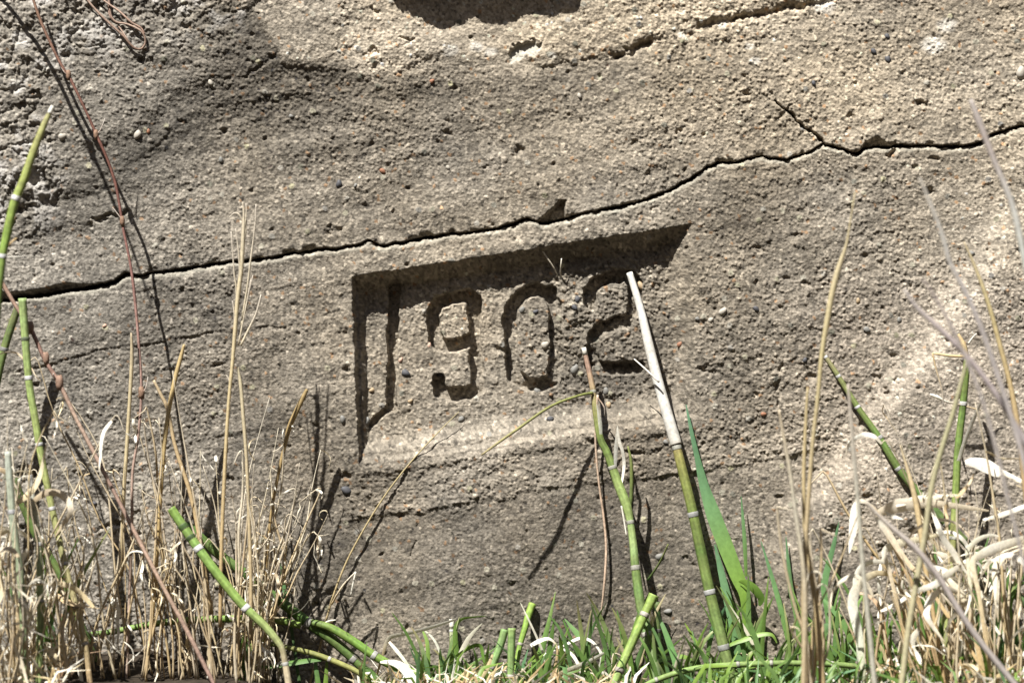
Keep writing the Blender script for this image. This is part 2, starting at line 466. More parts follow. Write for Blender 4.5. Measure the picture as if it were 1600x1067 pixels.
    C = C * (1 - pink) + np.stack([tone * 1.1, tone * .95, tone * .78], -1) * pink
    # each sand grain has a colour of its own
    g0, i0, s0 = voronoi(U, V, 2.9, 271)
    gv = ((.66 + .68 * i1) * (.78 + .44 * i0))[..., None]
    gv = 1 + (gv - 1) * sstep(160, 20, np.maximum(np.maximum(-U, U - 1600), -V))[..., None]
    C = C * gv
    ih = hsh(np.floor(i1 * 9973), np.floor(i2 * 7919), 7)
    dark = ((i1 * 17.0) % 1.0 < .05)
    C[dark] *= .5
    white = ((i1 * 29.0) % 1.0 > .962)
    C[white] = np.minimum(C[white] * 1.6, .5)
    rust = ((i1 * 41.0) % 1.0 < .012)
    C[rust] = C[rust] * np.array([1.2, .9, .68])
    big = (i2 > .9) & (g2 < .45)
    C[big] = C[big] * (.72 + .56 * ((i2 * 53) % 1.0)[big])[:, None]
    big = (i3 > .91) & (g3 < .2)
    q3 = (i3 * 31) % 1; q4 = .75 + .25 * ((i3 * 57) % 1)
    C[big] = np.stack([.12 + .22 * q3, (.115 + .2 * q3), (.11 + .16 * q3) * q4], -1)[big]
    cc = chip[..., None] * .9
    C = C * (1 - cc) + np.array([.42, .40, .34]) * cc
    for (x, y, r) in ((745, 76, 14), (765, 82, 14), (705, 80, 16), (860, 88, 10), (1130, 38, 12), (1290, 10, 22), (1460, 70, 26), (1480, 40, 20), (1065, 55, 9), (1170, 72, 10), (1180, 95, 10)):
        dd = np.hypot(u2 - x, (v2 - y) * 1.4) + 6 * fbm(U, V, 9, 2, 341)
        a = sstep(r, r * .4, dd)[..., None] * .6
        C = C * (1 - a) + np.array([.56, .53, .47]) * a
    lich = (rough_tl * sstep(.12, .3, fbm(U, V, 34, 3, 351)))[..., None] * .6
    C = C * (1 - lich) + np.array([.42, .40, .37]) * lich
    # sunlit lower lip of the crack, its brightness put into the colour
    a = (np.exp(-((dc - cw - 3) / 3.2) ** 2) * (dc > 0) * .4)[..., None]
    C = C * (1 - a) + np.array([.40, .38, .31]) * a
    C = np.clip(C, .03, .7)

    # ------------------------------------------------ vertices
    ring = np.zeros(U.shape, bool); ring[0, :] = ring[-1, :] = True; ring[:, 0] = ring[:, -1] = True
    H = np.where(ring, -170, H)
    X = (U - CX) * S; Z = (CY - V) * S + ZC; Y = -H * S
    co = np.stack([X, Y, Z], -1).reshape(-1, 3).astype(np.float32)
    ca = np.concatenate([C, np.ones(C.shape[:2] + (1,))], -1).reshape(-1, 4).astype(np.float32)
    nr, nc = U.shape
    idx = np.arange(nr * nc).reshape(nr, nc)
    F = np.stack([idx[:-1, :-1], idx[1:, :-1], idx[1:, 1:], idx[:-1, 1:]], -1).reshape(-1, 4)
    cls = np.where(upper, 1, 2)
    cls = np.where((plaster > .5) & upper, 3, cls)
    cls = np.where(inside, 4, cls)
    cls = np.where((num > 0) & inside, 4 + num, cls)
    fc = cls[:-1, :-1].reshape(-1)

    root = empty('concrete_wall', (0, 0, 0), 'old sandy concrete wall with a long crack and a sunken date panel', 'wall')
    root['kind'] = 'thing'
    def part(name, k, parent):
        f = F[fc == k]
        used = np.unique(f)
        remap = np.zeros(nr * nc, np.int64); remap[used] = np.arange(len(used))
        f = remap[f]
        me = bpy.data.meshes.new(name)
        me.vertices.add(len(used)); me.vertices.foreach_set('co', co[used].reshape(-1))
        me.loops.add(len(f) * 4); me.loops.foreach_set('vertex_index', f.reshape(-1).astype(np.int32))
        me.polygons.add(len(f)); me.polygons.foreach_set('loop_start', np.arange(0, len(f) * 4, 4, dtype=np.int32))
        me.polygons.foreach_set('loop_total', np.full(len(f), 4, np.int32))
        at = me.color_attributes.new('Col', 'FLOAT_COLOR', 'POINT')
        at.data.foreach_set('color', ca[used].reshape(-1))
        me.update(calc_edges=True)
        me.polygons.foreach_set('use_smooth', np.ones(len(f), bool))
        me.materials.append(M_CONC)
        o = bpy.data.objects.new(name, me)
        COL.objects.link(o); o.parent = parent
        return o
    part('upper_course', 1, root); part('lower_course', 2, root)
    pl = part('render_coat', 3, root); pl['label'] = 'paler smoother coat along the top of the wall'
    panel = part('date_panel', 4, root)
    for i, w in enumerate(('one', 'nine', 'zero', 'two')):
        n = part('numeral', 5 + i, panel); n['label'] = 'sunken numeral ' + w
    # body of the wall behind the faces
    x0, x1 = X.min() + .01, X.max() - .01; z1 = Z.max() - .01
    v = [(x, y, z) for x in (x0, x1) for y in (.09, .5) for z in (-.3, z1)]
    fcs = [(0, 1, 3, 2), (4, 6, 7, 5), (0, 4, 5, 1), (2, 3, 7, 6), (1, 5, 7, 3), (0, 2, 6, 4)]
    me = bpy.data.meshes.new('wall_core'); me.from_pydata(v, [], fcs)
    at = me.color_attributes.new('Col', 'FLOAT_COLOR', 'POINT')
    at.data.foreach_set('color', [.24, .21, .17, 1] * 8)
    me.materials.append(M_CONC)
    o = bpy.data.objects.new('wall_core', me); COL.objects.link(o); o.parent = root

    # height look-up for things that touch the wall
    def surf(u, v):
        i = np.searchsorted(vy, v); j = np.searchsorted(ux, u)
        i = min(max(i, 3), nr - 4); j = min(max(j, 3), nc - 4)
        return float(H[i - 2:i + 3, j - 2:j + 3].mean())
    return root, panel, surf

WALL, PANEL, surf = build_wall()

# ------------------------------------------------------------------ points
def at(u, v, d):
    """a place d in front of the wall seen at wall-grid position (u, v)"""
    k = (CAM_D - d) / CAM_D
    return Vector(((u - CX) * k * S, -d * S, (CY - v) * k * S + ZC))

def soil_z(x, y):
    u = x / S + CX
    hump = 0.038 * max(0.0, min(1.0, (520 - u) / 330.0)) + 0.02 * max(0.0, min(1.0, (u - 1250) / 300.0))
    return hump * math.exp(-(-y) / 0.28) + 0.006 * math.sin(x * 31) * math.sin(y * 27 + 1)

def build_ground():
    xs = sorted(set([-220, -120, -60, -35, -20, -13, -8, -6, -4, -2.6] + [round(-2 + .04 * i, 3) for i in range(101)] + [2.6, 4, 6, 8, 13, 20, 35, 60, 120, 220]))
    ys = sorted(set([-220, -120, -60, -35, -20, -13, -8, -6, -4, -2.5] + [round(-1.8 + .03 * i, 3) for i in range(61)] + [.06, 1, 4, 20, 60, 220]))
    v = []; c = []
    for y in ys:
        for x in xs:
            z = soil_z(x, y) if -3 < y < .2 and abs(x) < 3 else 0.0
            far = max(0.0, math.hypot(x * .9, min(y, 0)) - 6.5)
            z += min(far * .95, 46.0) if y < 1 else min(far * .95, 46.0) * max(0, 1 - (y - 1) / 8)  # unseen hillside, added to block low sky light and deepen the shadows
            v.append((x, y, z + random.uniform(-.004, .004)))
            s = random.uniform(.7, 1.2)
            c += [.032 * s, .025 * s, .018 * s, 1]
    n = len(xs)
    f = [(j * n + i, j * n + i + 1, (j + 1) * n + i + 1, (j + 1) * n + i) for j in range(len(ys) - 1) for i in range(n - 1)]
    me = bpy.data.meshes.new('ground'); me.from_pydata(v, [], f)
    a = me.color_attributes.new('Col', 'FLOAT_COLOR', 'POINT'); a.data.foreach_set('color', c)
    me.materials.append(M_SOIL)
    o = bpy.data.objects.new('ground', me); COL.objects.link(o)
    tag(o, 'dark bare soil at the foot of the wall, rising to an added hillside that cuts sky light', None, None, 'structure')
build_ground()

# ------------------------------------------------------------------ plant builders
def mesh_obj(name, v, f, c, mat, parent=None, origin=None, smooth=True):
    me = bpy.data.meshes.new(name)
    o0 = origin or Vector((0, 0, 0))
    me.from_pydata([(p[0] - o0[0], p[1] - o0[1], p[2] - o0[2]) for p in v], [], f)
    a = me.color_attributes.new('Col', 'FLOAT_COLOR', 'POINT')
    flat = []
    for q in c: flat += [q[0], q[1], q[2], 1]
    a.data.foreach_set('color', flat)
    if smooth: me.polygons.foreach_set('use_smooth', [True] * len(f))
    me.materials.append(mat)
    o = bpy.data.objects.new(name, me)
    COL.objects.link(o)
    if parent is not None: o.parent = parent
    else: o.location = o0
    return o

def spline(pts, vals, n=4):
    """Catmull-Rom through pts (Vectors); vals is a list of tuples interpolated linearly"""
    P = []; W = []
    m = len(pts)
    for i in range(m - 1):
        p0 = pts[max(i - 1, 0)]; p1 = pts[i]; p2 = pts[i + 1]; p3 = pts[min(i + 2, m - 1)]
        for k in range(n):
            t = k / n
            P.append(0.5 * ((2 * p1) + (p2 - p0) * t + (2 * p0 - 5 * p1 + 4 * p2 - p3) * t * t + (3 * p1 - p0 - 3 * p2 + p3) * t ** 3))
            W.append(tuple(a + (b - a) * t for a, b in zip(vals[i], vals[i + 1])))
    P.append(pts[-1].copy()); W.append(tuple(vals[-1]))
    return P, W

def frames(P):
    T = []
    for i in range(len(P)):
        t = P[min(i + 1, len(P) - 1)] - P[max(i - 1, 0)]
        T.append(t.normalized() if t.length > 1e-9 else Vector((0, 0, 1)))
    return T

def tube_data(P, R, Cc, sides=8, tip='cap', acc=None):
    """P centreline, R radii; tip: 'cap' | 'hollow' | 'point'"""
    v, f, c = acc if acc else ([], [], [])
    T = frames(P)
    n0 = len(v)
    ref = Vector((0, 1, 0)) if abs(T[0].y) < .9 else Vector((1, 0, 0))
    a = T[0].cross(ref).normalized()
    for i, p in enumerate(P):
        t = T[i]
        a = (a - t * a.dot(t)).normalized()
        b = t.cross(a)
        for k in range(sides):
            w = 2 * PI * k / sides
            v.append(p + (a * math.cos(w) + b * math.sin(w)) * R[i]); c.append(Cc[i])
    for i in range(len(P) - 1):
        for k in range(sides):
            k2 = (k + 1) % sides
            f.append((n0 + i * sides + k, n0 + i * sides + k2, n0 + (i + 1) * sides + k2, n0 + (i + 1) * sides + k))
    if tip == 'hollow':          # an open cut end at the first point
        t = T[0]; base = n0
        r1 = len(v)
        for k in range(sides):
            q = v[base + k]; v.append(P[0] + (q - P[0]) * .68); c.append(tuple(min(1, x * 1.2) for x in Cc[0]))
        r2 = len(v)
        for k in range(sides):
            q = v[base + k]; v.append(P[0] + (q - P[0]) * .6 + t * R[0] * 2.2); c.append(tuple(x * .7 for x in Cc[0]))
        for k in range(sides):
            k2 = (k + 1) % sides
            f.append((base + k2, base + k, r1 + k, r1 + k2)); f.append((r1 + k2, r1 + k, r2 + k, r2 + k2))
        f.append(tuple(r2 + k for k in range(sides)))
    else:
        f.append(tuple(n0 + k for k in range(sides))[::-1])
    e = n0 + (len(P) - 1) * sides
    f.append(tuple(e + k for k in range(sides)))
    return v, f, c

def ribbon_data(P, Wd, Cc, twist, fold=.25, acc=None):
    """leaf blade: a folded strip with its own curve; Wd half widths, twist angles"""
    v, f, c = acc if acc else ([], [], [])
    T = frames(P); n0 = len(v)
    for i, p in enumerate(P):
        t = T[i]
        view = Vector((0, 1, 0))
        w = t.cross(view)
        if w.length < .05: w = Vector((1, 0, 0))
        w.normalize(); nrm = w.cross(t).normalized()
        ca, sa = math.cos(twist[i]), math.sin(twist[i])
        ww = w * ca + nrm * sa; nn = nrm * ca - w * sa
        v += [p - ww * Wd[i] + nn * Wd[i] * fold, p.copy(), p + ww * Wd[i] + nn * Wd[i] * fold]
        c += [Cc[i], tuple(x * 1.06 for x in Cc[i]), Cc[i]]
    for i in range(len(P) - 1):
        a = n0 + i * 3
        f += [(a, a + 1, a + 4, a + 3), (a + 1, a + 2, a + 5, a + 4)]
    return v, f, c

def px3(pts):
    """(u, v, d) triples -> points; the last one, when 'root', is carried down to the soil"""
    return [at(*p) for p in pts]

def to_soil(P):
    """extend the last segment to below the soil"""
    p, q = P[-2], P[-1]
    for _ in range(60):
        if q.z < soil_z(q.x, q.y) - .004: break
        d = (q - p)
        if d.z > -1e-4: d = Vector((d.x * .2, d.y * .2, -.03))
        step = d.normalized() * .03
        step.z = min(step.z, -.012)
        p, q = q, q + step
        P.append(q)
    return P

def with_vals(pts, keys):
    """pts: list of (u,v,d). keys: list of value tuples spread evenly over pts"""
    n = len(pts); out = []
    for i in range(n):
        t = i / (n - 1) * (len(keys) - 1)
        k = min(int(t), len(keys) - 2); t -= k
        out.append(tuple(a + (b - a) * t for a, b in zip(keys[k], keys[k + 1])))
    return out

def d_scale(d): return S * (CAM_D - d) / CAM_D

GREEN = (.10, .165, .04); DGREEN = (.045, .085, .025); OLIVE = (.17, .19, .06); LIME = (.15, .235, .05)
PALE = (.68, .65, .56); TAN = (.50, .37, .19); STRAW = (.60, .49, .28); BROWN = (.20, .12, .07); GREYST = (.40, .37, .33); BLUEG = (.10, .205, .10)
BLEACH = (.74, .71, .62)

def mixq(a, b2, t): return tuple(x + (y - x) * t for x, y in zip(a, b2))

def horsetail(label, pts, radii, cols, nodes, group=None, tip='hollow', root=True, pale_tip=0, extra=None, node_col=None, dark_cap=False):
    """jointed green stem: stem > node_sheath, pale tip"""
    vals = [(r * .87 * d_scale(p[2]),) + tuple(c) for p, r, c in zip(pts, [x[0] for x in with_vals(pts, [(r,) for r in radii])], with_vals(pts, cols))]
    P = px3(pts)
    n0 = len(P)
    if root:
        P = to_soil(P)
        vals += [vals[-1]] * (len(P) - n0)
    Q, W = spline(P, vals, 5)
    base = Q[-1].copy()
    o = empty('horsetail_stem', base, label, 'horsetail', group or 'jointed horsetail stems along the wall')
    R = [w[0] for w in W]; Cc = [w[1:] for w in W]
    v, f, c = tube_data(Q, R, Cc, 14, tip)
    rf = [random.uniform(.84, 1.08) for _ in Q]; yl = [random.uniform(0, .18) for _ in Q]
    c = [mixq(tuple(x * (1.12 if (i % 14) % 2 else .80) * rf[min(i // 14, len(Q) - 1)] for x in q), (.22, .17, .07), yl[min(i // 14, len(Q) - 1)]) for i, q in enumerate(c)]
    mesh_obj('stem', v, f, c, M_STEM, o, base)
    T = frames(Q)
    for (nu, nv, *opt) in nodes:
        # nearest place on the centreline, judged where it stands
        bi = min(range(1, len(Q) - 1), key=lambda i: (Q[i].x - (nu - CX) * (CAM_D + Q[i].y / S) / CAM_D * S) ** 2 + (Q[i].z - ((CY - nv) * (CAM_D + Q[i].y / S) / CAM_D * S + ZC)) ** 2)
        t = T[bi]; r = R[bi]; p = Q[bi]
        fac = random.uniform(.5, .78)
        nc = tuple(x * fac for x in (opt[0] if opt else (.46, .45, .38)))
        dk = (.10, .09, .07)
        hl = r * random.uniform(.5, .68)
        pp = [p + t * (k * hl) for k in (-1.0, -.72, -.5, 0, .55, .8, 1.0)]
        rr = [r * x for x in (1.0, 1.08, 1.12, 1.10, 1.09, 1.07, 1.0)]
        cl = [dk, nc, tuple(x * .9 for x in nc), nc, tuple(x * .75 for x in nc), dk, tuple(x * .8 for x in Cc[bi])]
        v, f, c = tube_data(pp, rr, cl, 10)
        mesh_obj('node_sheath', v, f, c, M_STEM, o, base)
    if pale_tip:
        k = max(2, int(pale_tip))
        v, f, c = tube_data(Q[:k + 1], [x * 1.12 for x in R[:k + 1]], [BLEACH] * (k + 1), 10)
        mesh_obj('bleached_tip', v, f, c, M_STRAW, o, base)
    if extra:
        extra(o, base)
    return o

def strand(name, pts, radii, cols, mat, parent=None, base=None, root=False, n=4, sides=6, streak=0.0):
    vals = [(r[0] * d_scale(p[2]),) + tuple(c) for p, r, c in zip(pts, with_vals(pts, [(r,) for r in radii]), with_vals(pts, cols))]
    P = px3(pts); n0 = len(P)
    if root:
        P = to_soil(P); vals += [vals[-1]] * (len(P) - n0)
    Q, W = spline(P, vals, n)
    v, f, c = tube_data(Q, [w[0] for w in W], [w[1:] for w in W], sides)
    if streak:
        sf = [1 - streak * random.random() for _ in range(sides)]
        rf = [1 - streak * .6 * random.random() for _ in Q]
        c = [tuple(x * y for x, y in zip(q, (sf[i % sides] * rf[i // sides],) * 3)) for i, q in enumerate(c)]
    return mesh_obj(name, v, f, c, mat, parent, base if parent is not None else Q[-1].copy())

def blade(name, pts, widths, cols, mat, parent=None, base=None, root=False, twist=(0, 0), fold=.25, n=4):
    wv = with_vals(pts, [(w,) for w in widths]); cv = with_vals(pts, cols); tv = with_vals(pts, [(t,) for t in twist])
    vals = [(w[0] * .5 * d_scale(p[2]), t[0]) + tuple(c) for p, w, t, c in zip(pts, wv, tv, cv)]
    P = px3(pts); n0 = len(P)
    if root:
        P = to_soil(P); vals += [vals[-1]] * (len(P) - n0)
    Q, W = spline(P, vals, n)
    v, f, c = ribbon_data(Q, [max(w[0], 1e-5) for w in W], [w[2:] for w in W], [w[1] for w in W], fold)
    return mesh_obj(name, v, f, c, mat, parent, base if parent is not None else Q[-1].copy())

def rnd(a, b): return random.uniform(a, b)
def mixc(a, b, t): return tuple(x + (y - x) * t for x, y in zip(a, b))
# ------------------------------------------------------------------ pebbles set in the concrete
def make_pebbles():
    import bmesh
    meshes = []
    for k in range(4):
        bm = bmesh.new()
        bmesh.ops.create_icosphere(bm, subdivisions=2, radius=1)
        ax = Vector((1.0, .62, random.uniform(.6, .85)))
        for q in bm.verts:
            n = 1 + .16 * math.sin(q.co.x * 2.3 + k) * math.cos(q.co.z * 2.9 + k * 2) + random.uniform(-.05, .05)
            q.co = Vector((q.co.x * ax.x, q.co.y * ax.y, q.co.z * ax.z)) * n
        me = bpy.data.meshes.new('pebble'); bm.to_mesh(me); bm.free()
        me.polygons.foreach_set('use_smooth', [True] * len(me.polygons))
        meshes.append(me)
    kinds = {'dark': (.055, .055, .06), 'grey': (.16, .155, .14), 'rust': (.24, .11, .06), 'light': (.33, .30, .25), 'tan': (.34, .25, .15), 'pink': (.42, .27, .2)}
    mats = {}
    for k, cval in kinds.items():
        m, nt, out = new_mat('pebble_' + k)
        n1 = N(nt, 'ShaderNodeTexNoise', Scale=420.0, Detail=3.0)
        geo = N(nt, 'ShaderNodeNewGeometry'); nt.links.new(geo.outputs['Position'], n1.inputs['Vector'])
        r = N(nt, 'ShaderNodeMixRGB'); r.inputs[1].default_value = tuple(x * .75 for x in cval) + (1,); r.inputs[2].default_value = tuple(x * 1.25 for x in cval) + (1,)
        nt.links.new(n1.outputs['Fac'], r.inputs[0])
        b = N(nt, 'ShaderNodeBsdfPrincipled', Roughness=.7)
        nt.links.new(r.outputs[0], b.inputs['Base Color']); nt.links.new(b.outputs[0], out.inputs[0])
        mats[k] = m
    spots = [(530, 288, 6.5, 'dark'), (598, 268, 6, 'rust'), (541, 766, 9, 'dark'), (633, 583, 8, 'dark'), (903, 467, 6, 'dark'), (898, 480, 6, 'dark'), (816, 484, 6, 'grey'),
             (837, 487, 5, 'dark'), (686, 584, 6, 'dark'), (670, 540, 5, 'pink'), (899, 578, 9, 'grey'), (948, 612, 7, 'grey'), (852, 539, 7, 'light'), (1004, 446, 8, 'tan'),
             (1354, 515, 6, 'grey'), (1193, 647, 5, 'rust'), (1257, 563, 5, 'dark'), (1181, 483, 6, 'dark'), (1090, 498, 4.5, 'grey'), (1129, 487, 8, 'light'), (675, 128, 4.5, 'rust'),
             (1365, 81, 6, 'dark'), (1387, 93, 6, 'dark'), (1271, 130, 5, 'dark'), (1386, 57, 5, 'dark'), (233, 206, 4.5, 'rust'), (216, 211, 8, 'light'), (556, 290, 4, 'grey'),
             (1517, 396, 6, 'grey'), (145, 787, 6, 'dark'), (1063, 538, 5, 'rust'), (164, 509, 4, 'pink'), (580, 610, 5, 'tan'), (625, 563, 5, 'pink'), (1595, 115, 11, 'light'),
             (640, 627, 4.5, 'tan'), (840, 612, 6, 'grey'), (535, 655, 7, 'grey'), (860, 655, 6, 'dark'), (952, 633, 6, 'tan'), (1110, 500, 5, 'light'), (572, 658, 7, 'grey'),
             (720, 655, 6, 'grey'), (1040, 690, 5, 'grey'), (1030, 870, 7, 'grey'), (1044, 955, 7, 'grey'), (1405, 500, 5, 'grey'), (1340, 470, 5, 'tan'), (455, 182, 4, 'grey'),
             (1500, 560, 5, 'light'), (345, 250, 5, 'grey'), (60, 240, 7, 'light'), (100, 215, 7, 'light'), (330, 130, 6, 'light'), (700, 262, 4, 'light'), (905, 150, 5, 'light')]
    cnt = 0
    for (u, v, r, k) in spots:
        me = meshes[cnt % 4]; cnt += 1
        o = bpy.data.objects.new('pebble', me.copy() if False else me)
        COL.objects.link(o)
        o.parent = PANEL if (560 < u < 1060 and 432 < v < 690 and False) else WALL
        h = surf(u, v)
        p = Vector(((u - CX) * S, -(h - r * .08) * S, (CY - v) * S + ZC))
        o.location = p
        o.rotation_euler = (random.uniform(-.3, .3), random.uniform(0, 6.3), random.uniform(-.3, .3))
        o.scale = (r * S, r * S, r * S)
        if not me.materials: me.materials.append(None)
        o.material_slots[0].link = 'OBJECT'; o.material_slots[0].material = mats[k]
make_pebbles()

# ------------------------------------------------------------------ horsetails
# tall one with the bleached upper half
def ex1(o, base):
    strand('twig', [(1030, 597, 46), (1010, 578, 36), (991, 561, 20)], (1.6, 1.4, .8), (GREYST, PALE), M_WOOD, o, base)
    strand('bleached_shaft', [(983.5, 426, -6), (1000, 480, 2), (1014, 540, 14), (1032, 610, 27), (1053, 682, 41), (1056.5, 694, 43)], (4.9, 6.0, 7.6, 8.2, 9.3, 9.0), ((.78, .76, .70), (.80, .78, .72), (.74, .71, .64), (.78, .76, .70), (.68, .65, .58), (.58, .54, .44)), M_STRAW, o, base, sides=14, n=7, streak=.28)
horsetail('tall horsetail leaning across the numerals, upper half bleached white',
          [(983.5, 426, -6), (1000, 480, 2), (1014, 540, 14), (1032, 610, 27), (1053, 682, 41), (1063, 722, 47), (1080, 790, 56), (1095, 860, 62), (1109, 925, 68), (1128, 1000, 74)],
          (4.5, 5.5, 7, 7.6, 8, 8.6, 9, 9.6, 9.8, 10), ((.5, .45, .35), (.5, .45, .33), (.40, .32, .18), (.27, .20, .10), (.19, .20, .055), GREEN, GREEN, (.15, .21, .07)),
          [(1055, 697), (1017.5, 520, (.62, .6, .55)), (1034, 608, (.3, .28, .25)), (1083, 810, (.42, .42, .40)), (1109, 920, (.44, .44, .42)), (1128, 1010, (.3, .3, .28))], extra=ex1)
def ex2(o, base):
    strand('side_branch', [(926, 614, 28), (905, 618, 46), (860, 635, 72), (812, 668, 96), (782, 689, 108), (752, 711, 114)], (2.3, 2.2, 2.2, 2.4, 2.2, 1.3), ((.15, .17, .05), (.17, .17, .06), (.24, .2, .1)), M_STEM, o, base)
    strand('side_branch', [(1012, 906, 75), (1030, 880, 100), (1044, 850, 128)], (2, 1.6, 1.0), (DGREEN, OLIVE), M_STEM, o, base)
    blade('dry_leaf', [(965, 665, 44), (968, 690, 44), (973, 706, 42), (975, 728, 38), (971, 756, 40)], (2, 5, 5, 5, 3), (PALE, BLEACH), M_STRAW, o, base, twist=(.6, -.4))
    blade('dry_leaf', [(965, 665, 44), (963, 700, 42), (961, 735, 38)], (2, 7, 4), (PALE, (.5, .49, .45)), M_STRAW, o, base, twist=(.5, .2))
    strand('side_branch', [(981, 697, 44), (986, 720, 44), (987, 750, 42), (986, 780, 40), (984, 800, 38), (990, 812, 38)], (1.2, 2.6, 3, 3, 2.4, 1.5), (OLIVE, DGREEN), M_STEM, o, base)
    strand('dry_strip', [(971, 790, 44), (975, 812, 44), (979, 838, 46)], (1.4, 1.6, 1), (PALE, BLEACH), M_STRAW, o, base)
    blade('dry_leaf', [(933, 632, 34), (938, 660, 36), (940, 690, 36)], (3, 8, 3), (PALE, (.45, .48, .38)), M_STRAW, o, base, twist=(.9, .4))
    strand('side_branch', [(933, 620, 30), (944, 636, 36), (945, 650, 30)], (1, 1.2, 1), (BROWN, GREYST), M_WOOD, o, base)
horsetail('crooked horsetail below the zero with a thin side branch, brown at its tip',
          [(912, 543, 10), (920, 578, 14), (927, 612, 22), (931, 645, 28), (938, 685, 32), (948, 706, 34), (957, 730, 35), (966, 756, 37), (979, 790, 42), (985, 816, 46), (990, 855, 54), (993, 887, 60), (1001, 945, 68),
           (1012, 990, 74), (1022, 1040, 80)],
          (3.6, 5, 5.4, 5.8, 6.4, 7, 7.4, 8.6, 8.8, 6.4, 7.2, 8, 9, 9.4, 10), ((.28, .18, .15), (.26, .17, .12), (.20, .20, .07), GREEN, (.15, .21, .06), (.22, .30, .10), (.22, .31, .10), (.25, .34, .14), GREEN, (.15, .24, .09), (.17, .24, .11)),
          [(928, 613, (.46, .45, .36)), (957, 731), (985, 817), (993, 887), (1011, 991, (.5, .48, .42))], extra=ex2, pale_tip=2)
horsetail('horsetail slanting down to the right with five white joints and a flaking tip',
          [(1271, 534, 3), (1290, 558, 6), (1310, 588, 10), (1340, 636, 16), (1374, 684, 22), (1404, 732, 27), (1440, 776, 33), (1480, 818, 40), (1530, 868, 50), (1590, 930, 60)],
          (3, 4, 4.6, 5.4, 6, 6.8, 7.4, 8, 8, 8), ((.26, .2, .14), (.16, .17, .07), (.10, .17, .04), (.09, .16, .04), DGREEN, (.06, .11, .04)),
          [(1277, 543, (.7, .7, .7)), (1288, 556, (.66, .66, .64)), (1310, 587, (.62, .62, .6)), (1339, 632, (.55, .55, .54)), (1372, 681, (.36, .36, .34)), (1405, 734, (.4, .4, .38)), (1478, 816, (.3, .3, .28))], pale_tip=2)
def ex4(o, base):
    strand('dry_bract', [(1497, 522, 92), (1506, 540, 94), (1512, 562, 92)], (2, 4.5, 3), (TAN, STRAW), M_STRAW, o, base)
    strand('dry_bract', [(1457, 552, 94), (1485, 556, 94), (1510, 558, 92), (1519, 568, 92)], (1.6, 2, 2.4, 2), (STRAW, TAN), M_STRAW, o, base)
    strand('dry_bract', [(1457, 552, 94), (1463, 578, 96), (1472, 610, 98), (1474, 634, 98)], (1.4, 1.4, 1.2, .6), (TAN, GREYST), M_STRAW, o, base)
    strand('dry_bract', [(1513, 537, 94), (1520, 527, 95), (1526, 521, 96)], (1.6, 1.2, .8), (PALE, BLEACH), M_STRAW, o, base)
    strand('dry_bract', [(1453, 616, 96), (1464, 620, 96), (1478, 627, 96), (1496, 631, 94), (1532, 641, 92)], (1.6, 3, 1.4, 1.2, 1), (BLEACH, PALE, TAN), M_STRAW, o, base)
    blade('dry_leaf', [(1538, 620, 112), (1524, 650, 108), (1508, 690, 104), (1500, 716, 100), (1494, 736, 96)], (4, 8, 8, 8, 5), (BLEACH, PALE), M_STRAW, o, base, twist=(.7, .3))
horsetail('upright green horsetail with straw-coloured bracts around its top, near the right edge',
          [(1511, 562, 90), (1508, 600, 90), (1504, 640, 91), (1497, 700, 93), (1494, 760, 96), (1491, 820, 100), (1488, 860, 104), (1482, 960, 112)],
          (6.2, 6.6, 6.6, 6.8, 7, 7, 7, 7), ((.15, .19, .05), GREEN, GREEN, (.17, .24, .06), (.25, .25, .10), (.22, .25, .09)), [(1506, 628, (.66, .66, .62)), (1489, 843, (.5, .5, .42))], extra=ex4)
horsetail('bent olive horsetail with a white broken tip at the upper left',
          [(83, 166, 320), (77, 178, 320), (68, 198, 322), (52, 238, 326), (36, 284, 330), (22, 318, 334), (10, 370, 338), (2, 412, 342), (-6, 500, 348), (-14, 640, 354), (-18, 860, 360)],
          (3.4, 4.4, 6, 7.4, 7.8, 8, 8, 7.6, 7.6, 8, 8), ((.28, .25, .13), (.25, .25, .10), (.22, .26, .07), (.17, .26, .05), GREEN, GREEN), [(20, 308, (.6, .6, .56)), (4, 398, (.7, .7, .68))], pale_tip=5,
          extra=lambda o, b: (strand('twig', [(6, 394, 342), (12, 384, 340), (26, 372, 336)], (1.6, 2.4, 1), (BROWN, TAN), M_WOOD, o, b), strand('twig', [(8, 402, 342), (30, 401, 338), (52, 399, 334)], (1.2, .9, .5), (PALE, GREYST), M_WOOD, o, b)))
horsetail('long pale green horsetail with a hollow cut top, standing at the left edge',
          [(35, 466, 170), (38, 510, 170), (42, 560, 170), (47, 610, 170), (55, 655, 172), (63, 705, 174), (75, 765, 176), (86, 815, 178), (101, 880, 182), (119, 948, 186), (133, 1005, 190), (140, 1060, 194)],
          (7.6, 7.2, 7, 6.8, 6.8, 6.6, 6.2, 6, 5.8, 5.6, 5.4, 5.2), ((.24, .33, .13), (.25, .33, .12), (.25, .33, .11), (.27, .31, .11), (.29, .30, .13), (.34, .29, .16), (.36, .26, .15)),
          [(39, 534, (.14, .17, .10)), (46, 586, (.68, .67, .66)), (62, 697, (.66, .66, .64)), (79, 797, (.66, .65, .64)), (99, 876, (.64, .62, .6)), (120, 948, (.6, .56, .5)), (133, 1008, (.5, .45, .4))])
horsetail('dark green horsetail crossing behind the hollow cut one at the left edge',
          [(29, 478, 70), (16, 515, 72), (4, 555, 74), (-8, 610, 78), (-30, 720, 84), (-50, 880, 90)], (6.8, 7.2, 7.4, 7.6, 7.6, 7.6), ((.10, .12, .05), (.09, .15, .04), DGREEN), [(5, 543, (.35, .35, .32))])
